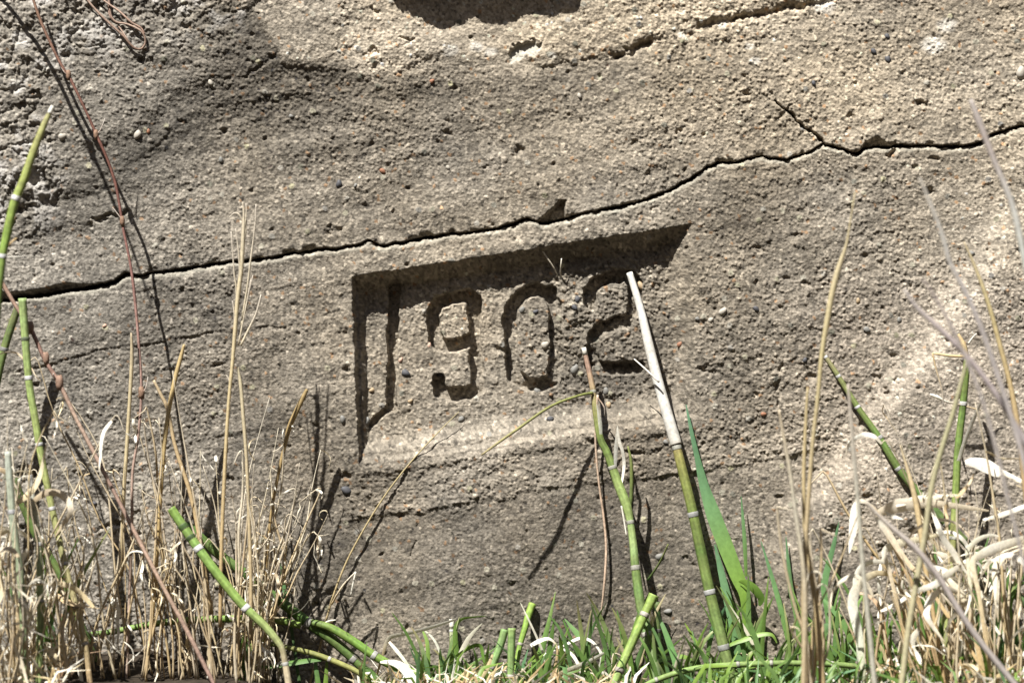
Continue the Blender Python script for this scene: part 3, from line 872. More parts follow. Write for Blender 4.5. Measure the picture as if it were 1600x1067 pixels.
horsetail('bright green cut horsetail lying across the dry grass, bent brown near its foot',
          [(267, 794, 171), (282, 816, 173), (310, 857, 179), (340, 897, 185), (368, 932, 189), (384, 950, 191), (412, 976, 195), (434, 1002, 199), (441, 1014, 201), (445, 1032, 201), (450, 1062, 203)],
          (8.2, 8.4, 8.6, 8.6, 8.4, 8, 7.4, 6.4, 5.4, 5.6, 6.2), (LIME, (.16, .27, .07), (.17, .27, .06), (.20, .29, .08), (.24, .29, .11), (.30, .26, .17), (.45, .38, .26)),
          [(311, 858, (.68, .68, .66)), (384, 949, (.68, .68, .66)), (288, 825, (.08, .14, .04)), (301, 843, (.09, .15, .05)), (448, 1037, (.66, .65, .6))])
horsetail('thick green horsetail painted dark for shade, sloping down behind the bright cut one',
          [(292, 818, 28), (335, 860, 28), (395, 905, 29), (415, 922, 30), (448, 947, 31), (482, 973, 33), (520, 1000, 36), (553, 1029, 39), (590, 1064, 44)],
          (8, 8.8, 9, 9.2, 9.4, 9.6, 9.4, 9.2, 9), ((.07, .14, .03), (.06, .12, .03), (.065, .13, .03), (.06, .12, .028)), [(414, 921, (.3, .3, .26)), (482, 974, (.34, .33, .3)), (554, 1031, (.32, .31, .28))])  # greens darkened to stand for the shade this stem lies in
horsetail('thin green horsetail lying level along the foot of the wall behind the dry grass',
          [(128, 993, 40), (180, 986, 40), (250, 973, 42), (330, 967, 44), (400, 967, 46), (440, 970, 46), (470, 977, 44)], (5, 5.4, 6, 6.4, 6.6, 6.6, 6), (GREEN, (.14, .24, .05), LIME, LIME), [(258, 972), (300, 968)], root=False)
horsetail('green horsetail below the straw, running down to the right from the level one',
          [(486, 972, 42), (515, 980, 46), (545, 997, 50), (585, 1024, 56), (615, 1040, 60), (650, 1052, 66), (690, 1072, 72)], (6, 7.4, 8, 8, 7.6, 7.4, 7), (GREEN, (.13, .24, .04), (.12, .21, .04)), [(585, 1025, (.5, .5, .46))], root=False)
horsetail('slender olive horsetail under the sloping green ones',
          [(384, 999, 60), (415, 1004, 60), (440, 1009, 62), (490, 1021, 64), (530, 1036, 68), (565, 1053, 72), (600, 1078, 80)], (4.4, 4.6, 4.4, 5, 5.2, 5, 5), (LIME, OLIVE, (.24, .25, .08), OLIVE), [(416, 1003), (514, 1030, (.5, .48, .42))], root=False)
horsetail('short horsetail stub with a chalk-white cap beside the curved green blade',
          [(706, 967, 14), (706, 985, 15), (706, 1010, 17), (706, 1040, 20)], (4.4, 4.4, 4.6, 4.8), (BLEACH, (.14, .19, .05), (.13, .2, .04)), [(706, 984, (.7, .7, .7))], pale_tip=4)
horsetail('left one of the cut horsetail stubs in the group of three, leaning right',
          [(789, 983, 38), (781, 1010, 42), (768, 1042, 48), (757, 1070, 54)], (7.2, 7, 6.8, 6.6), ((.15, .25, .09), (.16, .26, .09), (.18, .28, .10)), [(767, 1044, (.5, .47, .42))])
horsetail('upright cut horsetail stub between two leaning ones',
          [(800, 981, 60), (799, 1010, 62), (798, 1050, 64), (796, 1080, 68)], (7.2, 6.8, 6.4, 6.4), ((.18, .28, .09), (.17, .27, .10), (.17, .26, .09)), [(797, 1054, (.5, .47, .42))])
horsetail('tallest of the cut stubs, its flared top leaning against the wall',
          [(832, 943, 8), (826, 960, 14), (820, 982, 22), (813, 1006, 28), (807, 1036, 36), (804, 1066, 44)], (7, 6.4, 5.6, 5, 4.8, 5), ((.21, .32, .06), (.17, .29, .05), (.16, .27, .05)), [(812, 1008, (.52, .49, .4))])
horsetail('thick cut horsetail stub leaning right in front of the crooked stem',
          [(1022, 929, 92), (1015, 944, 94), (1007, 960, 98), (990, 998, 106), (968, 1047, 116), (955, 1075, 122)], (9.8, 8.4, 8, 8, 8, 8.4), ((.24, .34, .09), (.19, .29, .06), (.21, .31, .08), (.22, .33, .10)), [(1008, 960, (.46, .42, .36)), (968, 1048, (.42, .38, .32))])
horsetail('green horsetail painted dark for shade, standing behind the thick cut stub',
          [(1027, 940, 22), (1027, 985, 24), (1030, 1030, 26), (1032, 1060, 28)], (6.4, 6.6, 6.8, 7), (DGREEN, (.05, .1, .03), DGREEN), [(1027, 984, (.1, .1, .08))])  # shade from the thick stub in front is put into these dark greens
horsetail('thin green horsetail lying level through the grass at the lower right',
          [(1004, 1073, 120), (1026, 1062, 120), (1064, 1049, 118), (1100, 1042, 116), (1153, 1038, 114), (1205, 1036, 112), (1260, 1036, 110), (1310, 1038, 108), (1358, 1044, 106), (1410, 1060, 110)],
          (5, 5.2, 5.4, 5.4, 5.4, 5.4, 5.4, 5.2, 5, 5), ((.16, .25, .07), (.15, .24, .07), (.13, .21, .06)), [(1026, 1062), (1153, 1038), (1205, 1037), (1300, 1038)], root=False)
horsetail('grey-green horsetail standing among the tangle at the lower left corner',
          [(12, 705, 260), (16, 760, 262), (22, 830, 266), (34, 920, 270), (38, 1010, 276)], (6, 7, 7, 7, 7), ((.34, .36, .31), (.27, .31, .22), (.2, .27, .13)), [(20, 806, (.6, .6, .6)), (38, 938, (.5, .5, .5))], root=True)
horsetail('faded horsetail in front of the tangle at the lower left corner, flaky and grey',
          [(46, 742, 210), (52, 790, 212), (60, 850, 214), (63, 938, 218), (62, 1020, 222)], (5, 6, 6, 6.5, 6.5), ((.42, .42, .40), (.34, .35, .27), (.22, .28, .13), (.18, .24, .09)), [(63, 938, (.5, .5, .48)), (60, 850, (.6, .6, .58))])
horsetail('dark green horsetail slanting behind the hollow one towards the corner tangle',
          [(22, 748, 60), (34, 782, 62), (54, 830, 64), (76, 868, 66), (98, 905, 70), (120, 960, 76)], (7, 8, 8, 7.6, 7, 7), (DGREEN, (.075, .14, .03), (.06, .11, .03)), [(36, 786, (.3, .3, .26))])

# ------------------------------------------------------------------ dry stems and other single things
def single(o, label, cat, group=None):
    return tag(o, label, cat, group)

REDBR = (.24, .115, .085)
def bramble(label, pts, radii, cols, knots, root=True):
    base = at(*pts[-1])
    o = strand('bramble', pts, radii, cols, M_WOOD, None, None, root=root, n=5, sides=7, streak=.45)
    for (u, v, d, r) in knots:
        P = [at(u - 1, v - r * 2, d), at(u, v - r * .6, d), at(u, v + r * .5, d), at(u + 1, v + r * 2, d)]
        rr = [r * .7 * S, r * 1.02 * S, r * .98 * S, r * .7 * S]
        vv, ff, cc = tube_data(P, rr, [tuple(x * .8 for x in cols[0])] * 4, 7)
        k = mesh_obj('knot', vv, ff, cc, M_WOOD, o, o.location.copy())
        s = random.choice((-1, 1))
        strand('side_shoot', [(u, v, d), (u + s * rnd(4, 8), v - rnd(4, 9), d + 2), (u + s * rnd(9, 22), v - rnd(8, 30), d + rnd(-4, 8))], (r * .3, r * .22, r * .12), (tuple(x * .9 for x in cols[0]), GREYST), M_WOOD, o, o.location.copy(), n=3, sides=5)
    return tag(o, label, 'dry stem', 'reddish dry stems at the left')
bramble('long thin reddish stem rising from the dry grass to the top left corner',
        [(40, -40, 66), (60, 24, 68), (80, 70, 70), (98, 106, 70), (112, 128, 70), (136, 178, 72), (152, 214, 72), (168, 250, 72), (180, 286, 72), (187, 322, 72), (193, 360, 72), (204, 415, 74), (211, 470, 76), (217, 540, 80), (221, 612, 84),
         (216, 680, 90), (207, 740, 96), (206, 820, 104), (202, 930, 112)], (1.8, 2.6, 2.2, 2.6, 2.0, 2.6, 2.2, 2.6, 2.0, 2.2, 2.5, 2.1, 2.4, 2.1, 2.6, 2.4), ((.24, .15, .10), (.20, .10, .075), (.17, .075, .055), (.26, .13, .11), (.33, .22, .18), (.40, .30, .23)),
        [(107, 118, 70, 4), (150, 211, 72, 4), (191, 346, 72, 4), (221, 614, 84, 5)])
bramble('stout reddish-brown stem slanting from the left edge down through the dry grass',
        [(-20, 405, 150), (6, 447, 150), (28, 484, 150), (48, 514, 150), (70, 562, 150), (93, 600, 150), (118, 652, 152), (146, 706, 154), (180, 772, 158), (214, 838, 162), (254, 915, 166), (292, 985, 170), (325, 1050, 176)],
        (2.8, 3.6, 3, 3.5, 3.2, 3.8, 3.2, 3.5, 3.1, 3.6, 3.3, 3.8, 3.6), ((.28, .18, .13), (.36, .24, .18), (.26, .15, .12), (.44, .32, .24), (.34, .23, .18), (.42, .30, .22), (.30, .20, .16)), [(48, 512, 150, 5), (93, 598, 150, 6), (72, 560, 150, 5)])
def straw_single(label, pts, radii, cols, cat='dry stalk', group=None, root=True, name='dry_stalk', mat=None, kids=None):
    o = strand(name, pts, radii, cols, mat or M_STRAW, None, None, root=root, n=4, sides=6)
    for (kn, kp, kr, kc, kb) in (kids or []):
        (blade if kb else strand)(kn, kp, kr, kc, mat or M_STRAW, o, o.location.copy())
    return tag(o, label, cat, group)

bramble('unseen dead bramble stem, added for its shadow, jutting out over the top left corner of the wall',
        [(12, -46, 275), (22, -44, 220), (24, -42, 168), (21, -42, 130), (17, -42, 96), (-2, -42, 62), (-22, -44, 30), (-40, -60, 4), (-52, -90, -16)], (1.6, 2.6, 3, 3, 3, 2.8, 2.8, 3, 3), (REDBR, (.22, .13, .09)), [(24, -42, 160, 5)], root=False)  # unseen stem added to throw the shadow line at the top left
t = strand('tendril', [(126, -14, 24), (146, 12, 24), (170, 36, 26), (192, 56, 28), (208, 74, 26), (220, 77, 24), (227, 68, 24), (225, 56, 26), (216, 46, 28), (198, 38, 26), (182, 35, 24), (174, 26, 24), (171, 8, 24), (172, -14, 24)],
           (1.65, 1.80, 1.95, 1.95, 1.95, 1.80, 1.80, 1.65, 1.65, 1.65, 1.65, 1.65, 1.65, 1.65), ((.30, .22, .17), (.17, .11, .08), (.30, .22, .17), (.2, .13, .1)), M_WOOD, n=5)
strand('tendril_strand', [(146, -14, 26), (166, 4, 28), (186, 18, 28), (206, 36, 28), (220, 44, 26), (226, 54, 25)], (1.50, 1.50, 1.65, 1.65, 1.50, 1.20), ((.38, .28, .22), (.30, .19, .14)), M_WOOD, t, t.location.copy())
strand('tendril_strand', [(172, -14, 22), (170, 6, 22), (172, 26, 20), (186, 42, 22), (204, 70, 26)], (1.35, 1.35, 1.35, 1.20, 0.90), ((.34, .22, .17), (.38, .28, .22)), M_WOOD, t, t.location.copy())
tag(t, 'brown twisted tendril hanging in a loop from the top of the wall', 'tendril')

straw_single('thin hanging rootlet drooping from the joint of the crooked horsetail', [(934, 617, 30), (931, 660, 26), (931, 700, 20), (936, 755, 14), (943, 805, 9), (947, 850, 9), (946, 890, 12), (943, 925, 9), (939, 960, 2)],
             (1.8, 1.8, 1.8, 1.8, 1.9, 2, 2, 1.8, 1), ((.46, .36, .27), (.44, .32, .23), (.40, .30, .22)), 'rootlet', root=False, name='rootlet', mat=M_WOOD)
straw_single('slanting yellow straw from the lower moulding of the panel down to the grass', [(717, 643, -14), (682, 678, -4), (640, 724, 1), (600, 776, 2), (562, 838, 3), (536, 890, 4), (514, 952, 8), (500, 1010, 16), (486, 1060, 30)],
             (.5, .9, 1.1, 1.3, 1.4, 1.6, 1.8, 1.8, 1.8), ((.42, .36, .2), (.40, .32, .17), (.36, .27, .14)), 'straw', name='straw',
             kids=[('dry_bract', [(518, 944, 40), (536, 914, 44), (556, 893, 46)], (1.6, 1.4, 1), (TAN, PALE), False), ('dry_bract', [(556, 893, 46), (552, 910, 46), (548, 930, 46)], (1.2, 1.6, .8), (BLEACH, PALE), False),
                   ('dry_bract', [(503, 975, 42), (514, 970, 46), (525, 968, 48)], (1, 1.6, .7), (BLEACH, PALE), False)])
straw_single('pair of tiny pale twigs stuck on the shaded panel above the two', [(845, 388, -12), (857, 406, -14), (866, 420, -20), (872, 433, -30)], (1.0, 1.3, 1.2, .8), (PALE, (.34, .28, .2), PALE), 'twig', root=False, name='twig', mat=M_WOOD,
             kids=[('twig_shoot', [(877.5, 404, -12), (876.5, 415, -14), (876, 428, -24), (879, 437, -34)], (.8, 1.2, 1, .7), (PALE, (.36, .3, .22), PALE), False)])

# foreground stalks at the right, out of focus
FG = 'tall dry stalks standing in front at the right'
straw_single('tall pinkish-grey stalk leaning left, crossing the right end of the crack', [(1517, 156, 560), (1528, 186, 560), (1542, 222, 560), (1556, 258, 560), (1574, 300, 560), (1586, 336, 560), (1600, 400, 560), (1616, 480, 560), (1640, 640, 560), (1660, 900, 560)],
             (3.2, 5.6, 5.2, 4.6, 5, 5, 5, 5.4, 5.6, 6), ((.40, .36, .33), (.42, .36, .33), (.5, .48, .44), (.48, .5, .45), (.46, .46, .4)), group=FG)
straw_single('thin grey stalk tip below the crack, blurred, near the right edge', [(1437, 278, 640), (1450, 310, 640), (1464, 345, 640), (1476, 380, 640), (1484, 410, 640), (1500, 440, 640), (1528, 500, 640), (1560, 590, 640), (1600, 720, 640), (1640, 900, 640)],
             (1.6, 3, 3.6, 3.6, 3.2, 3.6, 4, 4, 4.4, 5), ((.46, .42, .36), (.48, .46, .42), (.42, .38, .36), (.44, .4, .38)), group=FG)
straw_single('blurred purplish-grey stalk slanting to the right edge over the bracted horsetail', [(1413, 452, 600), (1432, 480, 600), (1462, 508, 600), (1500, 545, 600), (1536, 588, 600), (1572, 640, 600), (1604, 695, 600), (1650, 780, 600), (1690, 900, 600)],
             (1.8, 3.2, 3.8, 4.4, 4.6, 4.8, 5, 5, 5), ((.44, .40, .37), (.40, .34, .33), (.38, .33, .32), (.44, .42, .42)), group=FG)
straw_single('thin grey stalk at the right, parallel to the purplish one', [(1442, 436, 660), (1462, 466, 660), (1478, 494, 660), (1500, 540, 660), (1540, 640, 660), (1580, 800, 660)], (1.2, 2.2, 2.6, 3, 3, 3), ((.38, .32, .29), (.42, .38, .35)), group=FG)
straw_single('curving golden stalk reaching up the pale right-hand concrete', [(1506, 378, 330), (1518, 404, 330), (1534, 444, 330), (1548, 486, 330), (1560, 530, 330), (1576, 590, 330), (1588, 650, 330), (1600, 740, 330), (1618, 900, 330)],
             (1.4, 2.4, 3.2, 3.6, 3.8, 4, 4.4, 5, 5), ((.48, .40, .27), (.5, .42, .22), (.5, .38, .20), (.48, .34, .18)), group=FG)
straw_single('long straight tan stalk with a thickened head, right of the panel', [(1336, 300, 380), (1328, 350, 380), (1322, 384, 380), (1310, 420, 380), (1300, 460, 380), (1292, 505, 380), (1284, 555, 380), (1278, 620, 380), (1270, 690, 380), (1264, 770, 380), (1258, 860, 380), (1256, 960, 380), (1260, 1060, 380)],
             (.9, 1.4, 2.2, 4.4, 4.8, 4.4, 3.6, 3.2, 3.2, 3.4, 4, 4.6, 5), ((.44, .37, .22), (.47, .40, .25), (.47, .40, .22), (.46, .37, .22), (.44, .34, .2)), group=FG)
straw_single('pale stalk just left of the long tan one', [(1217, 640, 400), (1226, 690, 400), (1235, 740, 400), (1243, 800, 400), (1252, 860, 400), (1258, 930, 400), (1256, 1050, 400)], (1.2, 2.6, 3, 3, 3.4, 4, 4.4), ((.46, .38, .26), (.52, .48, .38), (.45, .36, .22)), group=FG)
straw_single('short tan stalk between the pale one and the long one', [(1262, 605, 360), (1259, 660, 360), (1256, 740, 360), (1258, 830, 360), (1268, 900, 360), (1276, 960, 360), (1284, 1050, 360)], (1.4, 2.6, 3, 3.2, 4, 4.4, 5), ((.44, .36, .2), (.5, .40, .22), (.5, .38, .2)), group=FG)
straw_single('greyish stalk dropping straight past the foot of the slanting horsetail', [(1325, 600, 460), (1330, 660, 460), (1336, 730, 460), (1342, 800, 460), (1348, 880, 460), (1356, 960, 460), (1366, 1060, 460)], (2, 3, 3.2, 3.2, 3.6, 4, 4.4), ((.42, .36, .3), (.46, .44, .36), (.46, .44, .36)), group=FG)
straw_single('olive-grey stalk leaning right beside the bracted horsetail', [(1512, 560, 430), (1500, 605, 430), (1488, 650, 430), (1472, 700, 430), (1456, 760, 430), (1446, 830, 430), (1432, 910, 430), (1420, 980, 430), (1410, 1060, 430)], (2, 3.4, 3.8, 4.2, 4.4, 4.6, 5, 5, 5), ((.33, .31, .19), (.36, .34, .2), (.42, .38, .24), (.46, .42, .26)), group=FG)
straw_single('long mauve-grey stalk slanting across the lower right grass', [(1352, 782, 470), (1374, 806, 470), (1400, 830, 470), (1430, 856, 470), (1466, 900, 470), (1496, 950, 470), (1530, 1000, 470), (1570, 1050, 470)], (2, 3, 4, 4.6, 4.8, 5, 5, 5.2), ((.5, .45, .38), (.42, .37, .34), (.40, .36, .33)), group=FG)
straw_single('tan leaf-like stalk left of the bracted horsetail, pointed at the top', [(1406, 694, 230), (1416, 726, 230), (1426, 762, 230), (1434, 800, 230), (1440, 840, 232), (1448, 900, 236), (1462, 980, 240), (1474, 1060, 244)], (.8, 2.6, 4.2, 4.6, 4.4, 4, 3.6, 3.6), ((.5, .42, .28), (.6, .48, .28), (.5, .38, .2), (.46, .32, .16)), group=FG)

# broad pale leaves
def leaf_single(label, pts, widths, cols, twist=(0, 0), fold=.25, cat='dry leaf', group=None, root=False, name='dry_leaf', mat=None, kids=None):
    if mat is None and group == DL:
        widths = tuple(w * 1.3 for w in widths); twist = tuple(t * .45 for t in twist)
    o = blade(name, pts, widths, cols, mat or M_STRAW, None, None, root=root, twist=twist, fold=fold, n=5)
    for (kn, kp, kw, kc, kt) in (kids or []):
        blade(kn, kp, kw, kc, mat or M_STRAW, o, o.location.copy(), twist=kt)
    return tag(o, label, cat, group)
DL = 'broad bleached leaves at the lower right'
leaf_single('broad cream leaf forked into two tongues, lying level at the lower right', [(1545, 798, 210), (1510, 793, 212), (1470, 788, 214), (1440, 787, 216), (1408, 790, 218), (1388, 796, 220), (1372, 806, 222), (1390, 840, 224), (1420, 900, 226), (1450, 980, 228), (1470, 1060, 230)],
            (2, 6, 9, 12, 18, 14, 6, 5, 6, 6, 6), ((.6, .52, .38), (.70, .62, .48), (.74, .68, .56), (.7, .6, .44), (.45, .32, .17), (.42, .3, .16)), (.5, .5, .6, .9), root=True, group=DL,
            kids=[('leaf_tongue', [(1400, 789, 219), (1430, 780, 214), (1460, 776, 208), (1500, 773, 204)], (6, 12, 8, 2), ((.74, .68, .56), (.66, .58, .42)), (.5, .3)), ('leaf_tongue', [(1384, 800, 221), (1396, 806, 216), (1412, 811, 212)], (3, 9, 1), (BLEACH, PALE), (.4, .8))])
leaf_single('hanging white leaf, pointed downwards, left of the forked cream leaf', [(1327, 864, 236), (1331, 840, 234), (1335, 812, 232), (1337, 795, 230), (1341, 784, 228), (1352, 784, 228), (1366, 794, 226), (1376, 806, 224)], (1, 8, 12, 11, 6, 4, 4, 3), (BLEACH, BLEACH, (.68, .62, .5), TAN), (.4, .2, .8), group=DL)
leaf_single('short bright white leaf beside the bracted horsetail', [(1508, 722, 170), (1522, 722, 172), (1540, 727, 174), (1558, 736, 176), (1568, 738, 178), (1590, 748, 180), (1615, 760, 184)], (5, 12, 17, 14, 6, 4, 3), (BLEACH, BLEACH, PALE), (.3, .5), group=DL)
leaf_single('large drooping leaf arched like a hook, creamy white with a tan end', [(1400, 900, 200), (1384, 896, 204), (1366, 897, 208), (1348, 908, 212), (1336, 926, 216), (1333, 946, 218), (1338, 972, 220), (1344, 1000, 222), (1347, 1030, 224), (1350, 1060, 226)],
            (3, 6, 8, 11, 13, 13, 12, 9, 7, 6), ((.5, .36, .17), (.66, .58, .40), BLEACH, (.66, .68, .56), (.5, .5, .34)), (.3, .7, .3), root=True, group=DL)
leaf_single('slim arched leaf above the large hooked one, pale green-white', [(1397, 882, 190), (1380, 878, 192), (1362, 878, 194), (1346, 886, 196), (1338, 900, 198), (1336, 920, 200), (1340, 1000, 206)], (2, 5, 6, 7, 6, 5, 4), (PALE, BLEACH, (.6, .62, .5)), (.4, .6), root=True, group=DL)
leaf_single('orange-brown hooked leaf inside the large arched one', [(1342, 926, 150), (1356, 930, 152), (1370, 942, 154), (1378, 960, 156), (1382, 990, 158), (1388, 1020, 160), (1400, 1060, 162)], (3, 4, 5, 6, 6, 6, 6), ((.6, .46, .34), (.46, .3, .16), (.42, .25, .12)), (.3, .5), root=True, group=DL)
leaf_single('creamy leaf curving up and right under the forked one', [(1490, 830, 190), (1462, 837, 194), (1436, 843, 198), (1408, 848, 202), (1390, 855, 204), (1382, 866, 206), (1392, 900, 208), (1410, 980, 210)], (2, 4, 7, 10, 10, 7, 5, 4), ((.6, .54, .36), (.68, .62, .44), BLEACH, TAN), (.5, .3, .8), root=True, group=DL)
leaf_single('narrow tapering leaf falling from the forked cream leaf', [(1368, 808, 240), (1378, 820, 238), (1388, 832, 236), (1404, 858, 234), (1420, 880, 234), (1450, 915, 236), (1480, 960, 240)], (3, 8, 9, 7, 6, 5, 4), (BLEACH, (.68, .58, .42), TAN), (.4, .6), root=True, group=DL)
leaf_single('wide pale blade low in the right corner tangle', [(1452, 884, 250), (1466, 890, 250), (1480, 898, 252), (1500, 924, 254), (1516, 960, 256), (1530, 1020, 260)], (4, 10, 12, 9, 7, 6), (BLEACH, (.66, .62, .5), TAN), (.4, .5), root=True, group=DL)
leaf_single('curled cream leaf arching at the right edge', [(1600, 842, 260), (1576, 850, 262), (1552, 858, 264), (1532, 868, 266), (1520, 880, 268), (1530, 930, 270), (1545, 1030, 274)], (8, 12, 13, 11, 7, 5, 5), ((.66, .6, .46), BLEACH, (.68, .62, .46), TAN), (.5, .4), root=True, group=DL)
leaf_single('slender cream leaf bowed over the curled one at the right edge', [(1560, 838, 230), (1548, 836, 230), (1530, 842, 232), (1516, 854, 234), (1512, 870, 236), (1520, 950, 240)], (2, 4, 6, 6, 5, 4), (BLEACH, (.62, .6, .44)), (.4, .4), root=True, group=DL)
WL = 'bleached leaves in the grass below the panel'
leaf_single('white bent straw leaf with a sharp elbow beside the white-capped stub', [(713, 967, 30), (690, 975, 32), (660, 984, 34), (630, 991, 36), (608, 997, 38), (600, 1018, 40), (592, 1044, 44), (584, 1070, 48)], (3, 6, 7, 8, 8, 5, 4, 4), (BLEACH, BLEACH, BLEACH, (.42, .32, .16), (.46, .38, .2)), (.5, .5), root=True, group=WL)
leaf_single('broad glossy white leaf lying at the bottom edge under the bent straw leaf', [(594, 1034, 70), (610, 1034, 72), (626, 1040, 74), (640, 1054, 76), (650, 1075, 80), (656, 1100, 84)], (3, 8, 13, 16, 16, 12), (BLEACH, (.8, .79, .75), BLEACH), (.2, .1), root=True, group=WL)
leaf_single('narrow greenish-white leaf falling from the elbow of the bent straw leaf', [(608, 1002, 40), (620, 1016, 42), (634, 1034, 44), (646, 1052, 46)], (4, 6, 5, 3), (BLEACH, (.56, .6, .42)), (.4, .2), group=WL)
leaf_single('arched white blade over the cut stubs', [(829, 1008, 60), (842, 1001, 60), (856, 997, 60), (866, 1003, 60), (871, 1014, 60), (868, 1040, 62), (860, 1070, 64)], (6, 7, 5, 3, 3, 5, 6), (BLEACH, BLEACH, TAN, (.5, .38, .24)), (.5, .3), root=True, group=WL)
leaf_single('white folded leaf shaped like a tent between the stubs and the thick stub', [(848, 1023, 54), (870, 1012, 52), (890, 1003, 50), (908, 996, 48), (924, 1001, 48), (936, 1014, 48), (942, 1028, 48), (938, 1044, 50), (930, 1070, 54)], (3, 5, 5, 5, 5, 4, 9, 8, 4), (BLEACH, PALE, BLEACH, BLEACH, PALE), (.4, .6), root=True, group=WL)
leaf_single('long tan-edged blade rising right towards the tent-shaped leaf', [(944, 1020, 66), (920, 1034, 68), (900, 1043, 70), (880, 1052, 72), (860, 1062, 76), (840, 1085, 80)], (4, 9, 10, 11, 10, 8), (BLEACH, BLEACH, (.62, .5, .32), (.58, .46, .3)), (.4, .4), root=True, group=WL)
leaf_single('thin curved cream leaf dropping from the tent-shaped one', [(874, 1011, 52), (892, 1020, 56), (902, 1034, 60), (909, 1052, 62), (907, 1080, 66)], (2, 5, 6, 6, 5), (BLEACH, (.64, .62, .5)), (.4, .5), root=True, group=WL)
leaf_single('grey-white thin leaf arching beside the white-capped stub', [(663, 984, 28), (676, 996, 30), (685, 1012, 32), (690, 1032, 34), (689, 1060, 36)], (1.5, 3.6, 4, 4, 4), ((.5, .5, .4), (.56, .55, .46)), (.3, .5), root=True, group=WL)
leaf_single('cream blade lying against the left cut stub', [(770, 1022, 74), (762, 1042, 78), (750, 1062, 82), (740, 1085, 86)], (3, 7, 8, 8), (STRAW, (.62, .5, .3)), (.2, .2), root=True, group=WL)

# ------------------------------------------------------------------ green grass
GB = 'broad green grass blades at the foot of the wall'
def green_single(label, pts, widths, cols, twist=(0, 0), fold=.22, root=True):
    return leaf_single(label, pts, widths, cols, twist, fold, 'grass blade', GB, root, 'lone_grass_blade', M_LEAF)  # each object is one single blade of grass
GRN = (.115, .20, .04); YGR = (.17, .265, .045)
green_single('widest blue-green blade, tapering up to a point at the panel corner', [(1072, 632, 12), (1080, 672, 16), (1090, 716, 20), (1101, 760, 24), (1116, 804, 28), (1136, 856, 32), (1153, 900, 36), (1164, 930, 40), (1167, 970, 44), (1170, 1030, 50)], (1.5, 6, 9, 16, 25, 26, 23, 17, 14, 13),
             ((.13, .25, .15), BLUEG, (.15, .29, .13), (.19, .32, .07), (.16, .27, .04), (.12, .22, .04)), (.1, .35, .2))
green_single('blue-green blade just left of the widest one', [(1117, 850, 30), (1126, 888, 36), (1136, 930, 42), (1146, 975, 48), (1156, 1030, 54)], (2, 10, 14, 15, 14), (BLUEG, (.15, .28, .13), (.13, .25, .09)), (.2, .4))
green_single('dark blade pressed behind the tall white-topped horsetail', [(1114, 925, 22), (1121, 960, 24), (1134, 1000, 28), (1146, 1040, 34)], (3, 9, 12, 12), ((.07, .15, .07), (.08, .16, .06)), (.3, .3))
green_single('slim blade arching level across the foot of the widest one', [(1124, 1017, 70), (1142, 1006, 74), (1164, 998, 78), (1186, 991, 80), (1206, 991, 82), (1214, 1004, 82)], (2, 7, 9, 9, 6, 2), (GRN, YGR, LIME), (.9, .5), root=False)
green_single('short dark curled leaf at the tip of the widest stem', [(1154, 908, 42), (1166, 911, 48), (1178, 920, 52), (1188, 934, 52), (1186, 946, 46)], (2, 12, 15, 14, 4), ((.17, .28, .05), (.09, .17, .03)), (-.3, -.7), root=False)
green_single('thin upright blade right of the widest one', [(1158, 775, 14), (1161, 810, 18), (1164, 850, 24), (1166, 900, 32)], (1, 5, 7, 5), (BLUEG, (.14, .26, .10), GRN), (.2, .4), root=False)
green_single('slender blade rising from the tuft under the slanting shadow', [(1189, 845, 22), (1200, 880, 26), (1212, 920, 30), (1224, 965, 36), (1234, 1010, 42)], (1, 5, 8, 9, 8), (BLUEG, (.14, .27, .10), GRN), (.3, .2))
green_single('narrow blade left of the blurred tan stalks', [(1228, 838, 20), (1232, 880, 24), (1236, 920, 28), (1245, 965, 34), (1250, 1010, 40)], (1, 6, 9, 8, 8), ((.12, .24, .12), GRN), (.3, .2))
green_single('pointed blade right of the blurred tan stalks', [(1311, 815, 30), (1303, 850, 34), (1293, 888, 38), (1288, 918, 42), (1293, 960, 46), (1296, 1020, 52)], (1, 7, 10, 11, 8, 7), (BLUEG, (.12, .24, .09), (.09, .18, .05)), (.2, -.3))
green_single('blade leaning left under the hooked cream leaf', [(1284, 933, 60), (1300, 950, 62), (1316, 970, 64), (1331, 1000, 66), (1346, 1040, 70)], (2, 8, 11, 10, 8), ((.16, .30, .12), GRN), (.3, .3))
green_single('folded leaf with a bent tip among the tan stalks', [(1302, 980, 56), (1292, 980, 58), (1285, 990, 60), (1288, 1010, 62), (1296, 1040, 66)], (4, 14, 16, 9, 7), ((.18, .33, .17), (.17, .3, .1), GRN), (.1, .3))
green_single('tall green blade right of the cut stubs, straight and pointed', [(868, 924, 30), (863, 948, 34), (857, 975, 38), (848, 1010, 44), (838, 1045, 50), (832, 1080, 56)], (1, 4, 7, 11, 13, 13), ((.28, .38, .13), (.17, .30, .08), (.18, .31, .09)), (.2, .5))
green_single('curved light green blade arching over the white-capped stub', [(760, 962, 20), (740, 964, 24), (722, 967, 28), (713, 978, 30), (712, 1000, 32), (716, 1030, 34), (724, 1066, 38)], (1, 3, 5, 8, 9, 11, 12), ((.2, .32, .08), (.19, .32, .07), GRN), (.4, .7))
green_single('light green blade left of the white-capped stub', [(661, 986, 34), (667, 1000, 36), (669, 1020, 38), (670, 1050, 40)], (3, 6, 7, 7), ((.24, .36, .1), (.18, .3, .06)), (.3, .4))
green_single('bowed green blade between the white-capped stub and the three stubs', [(757, 1040, 44), (754, 1022, 42), (750, 1009, 40), (738, 1010, 40), (718, 1022, 42), (700, 1036, 46)], (2, 5, 7, 8, 7, 3), ((.10, .19, .03), GRN, YGR), (.3, .8), root=False)
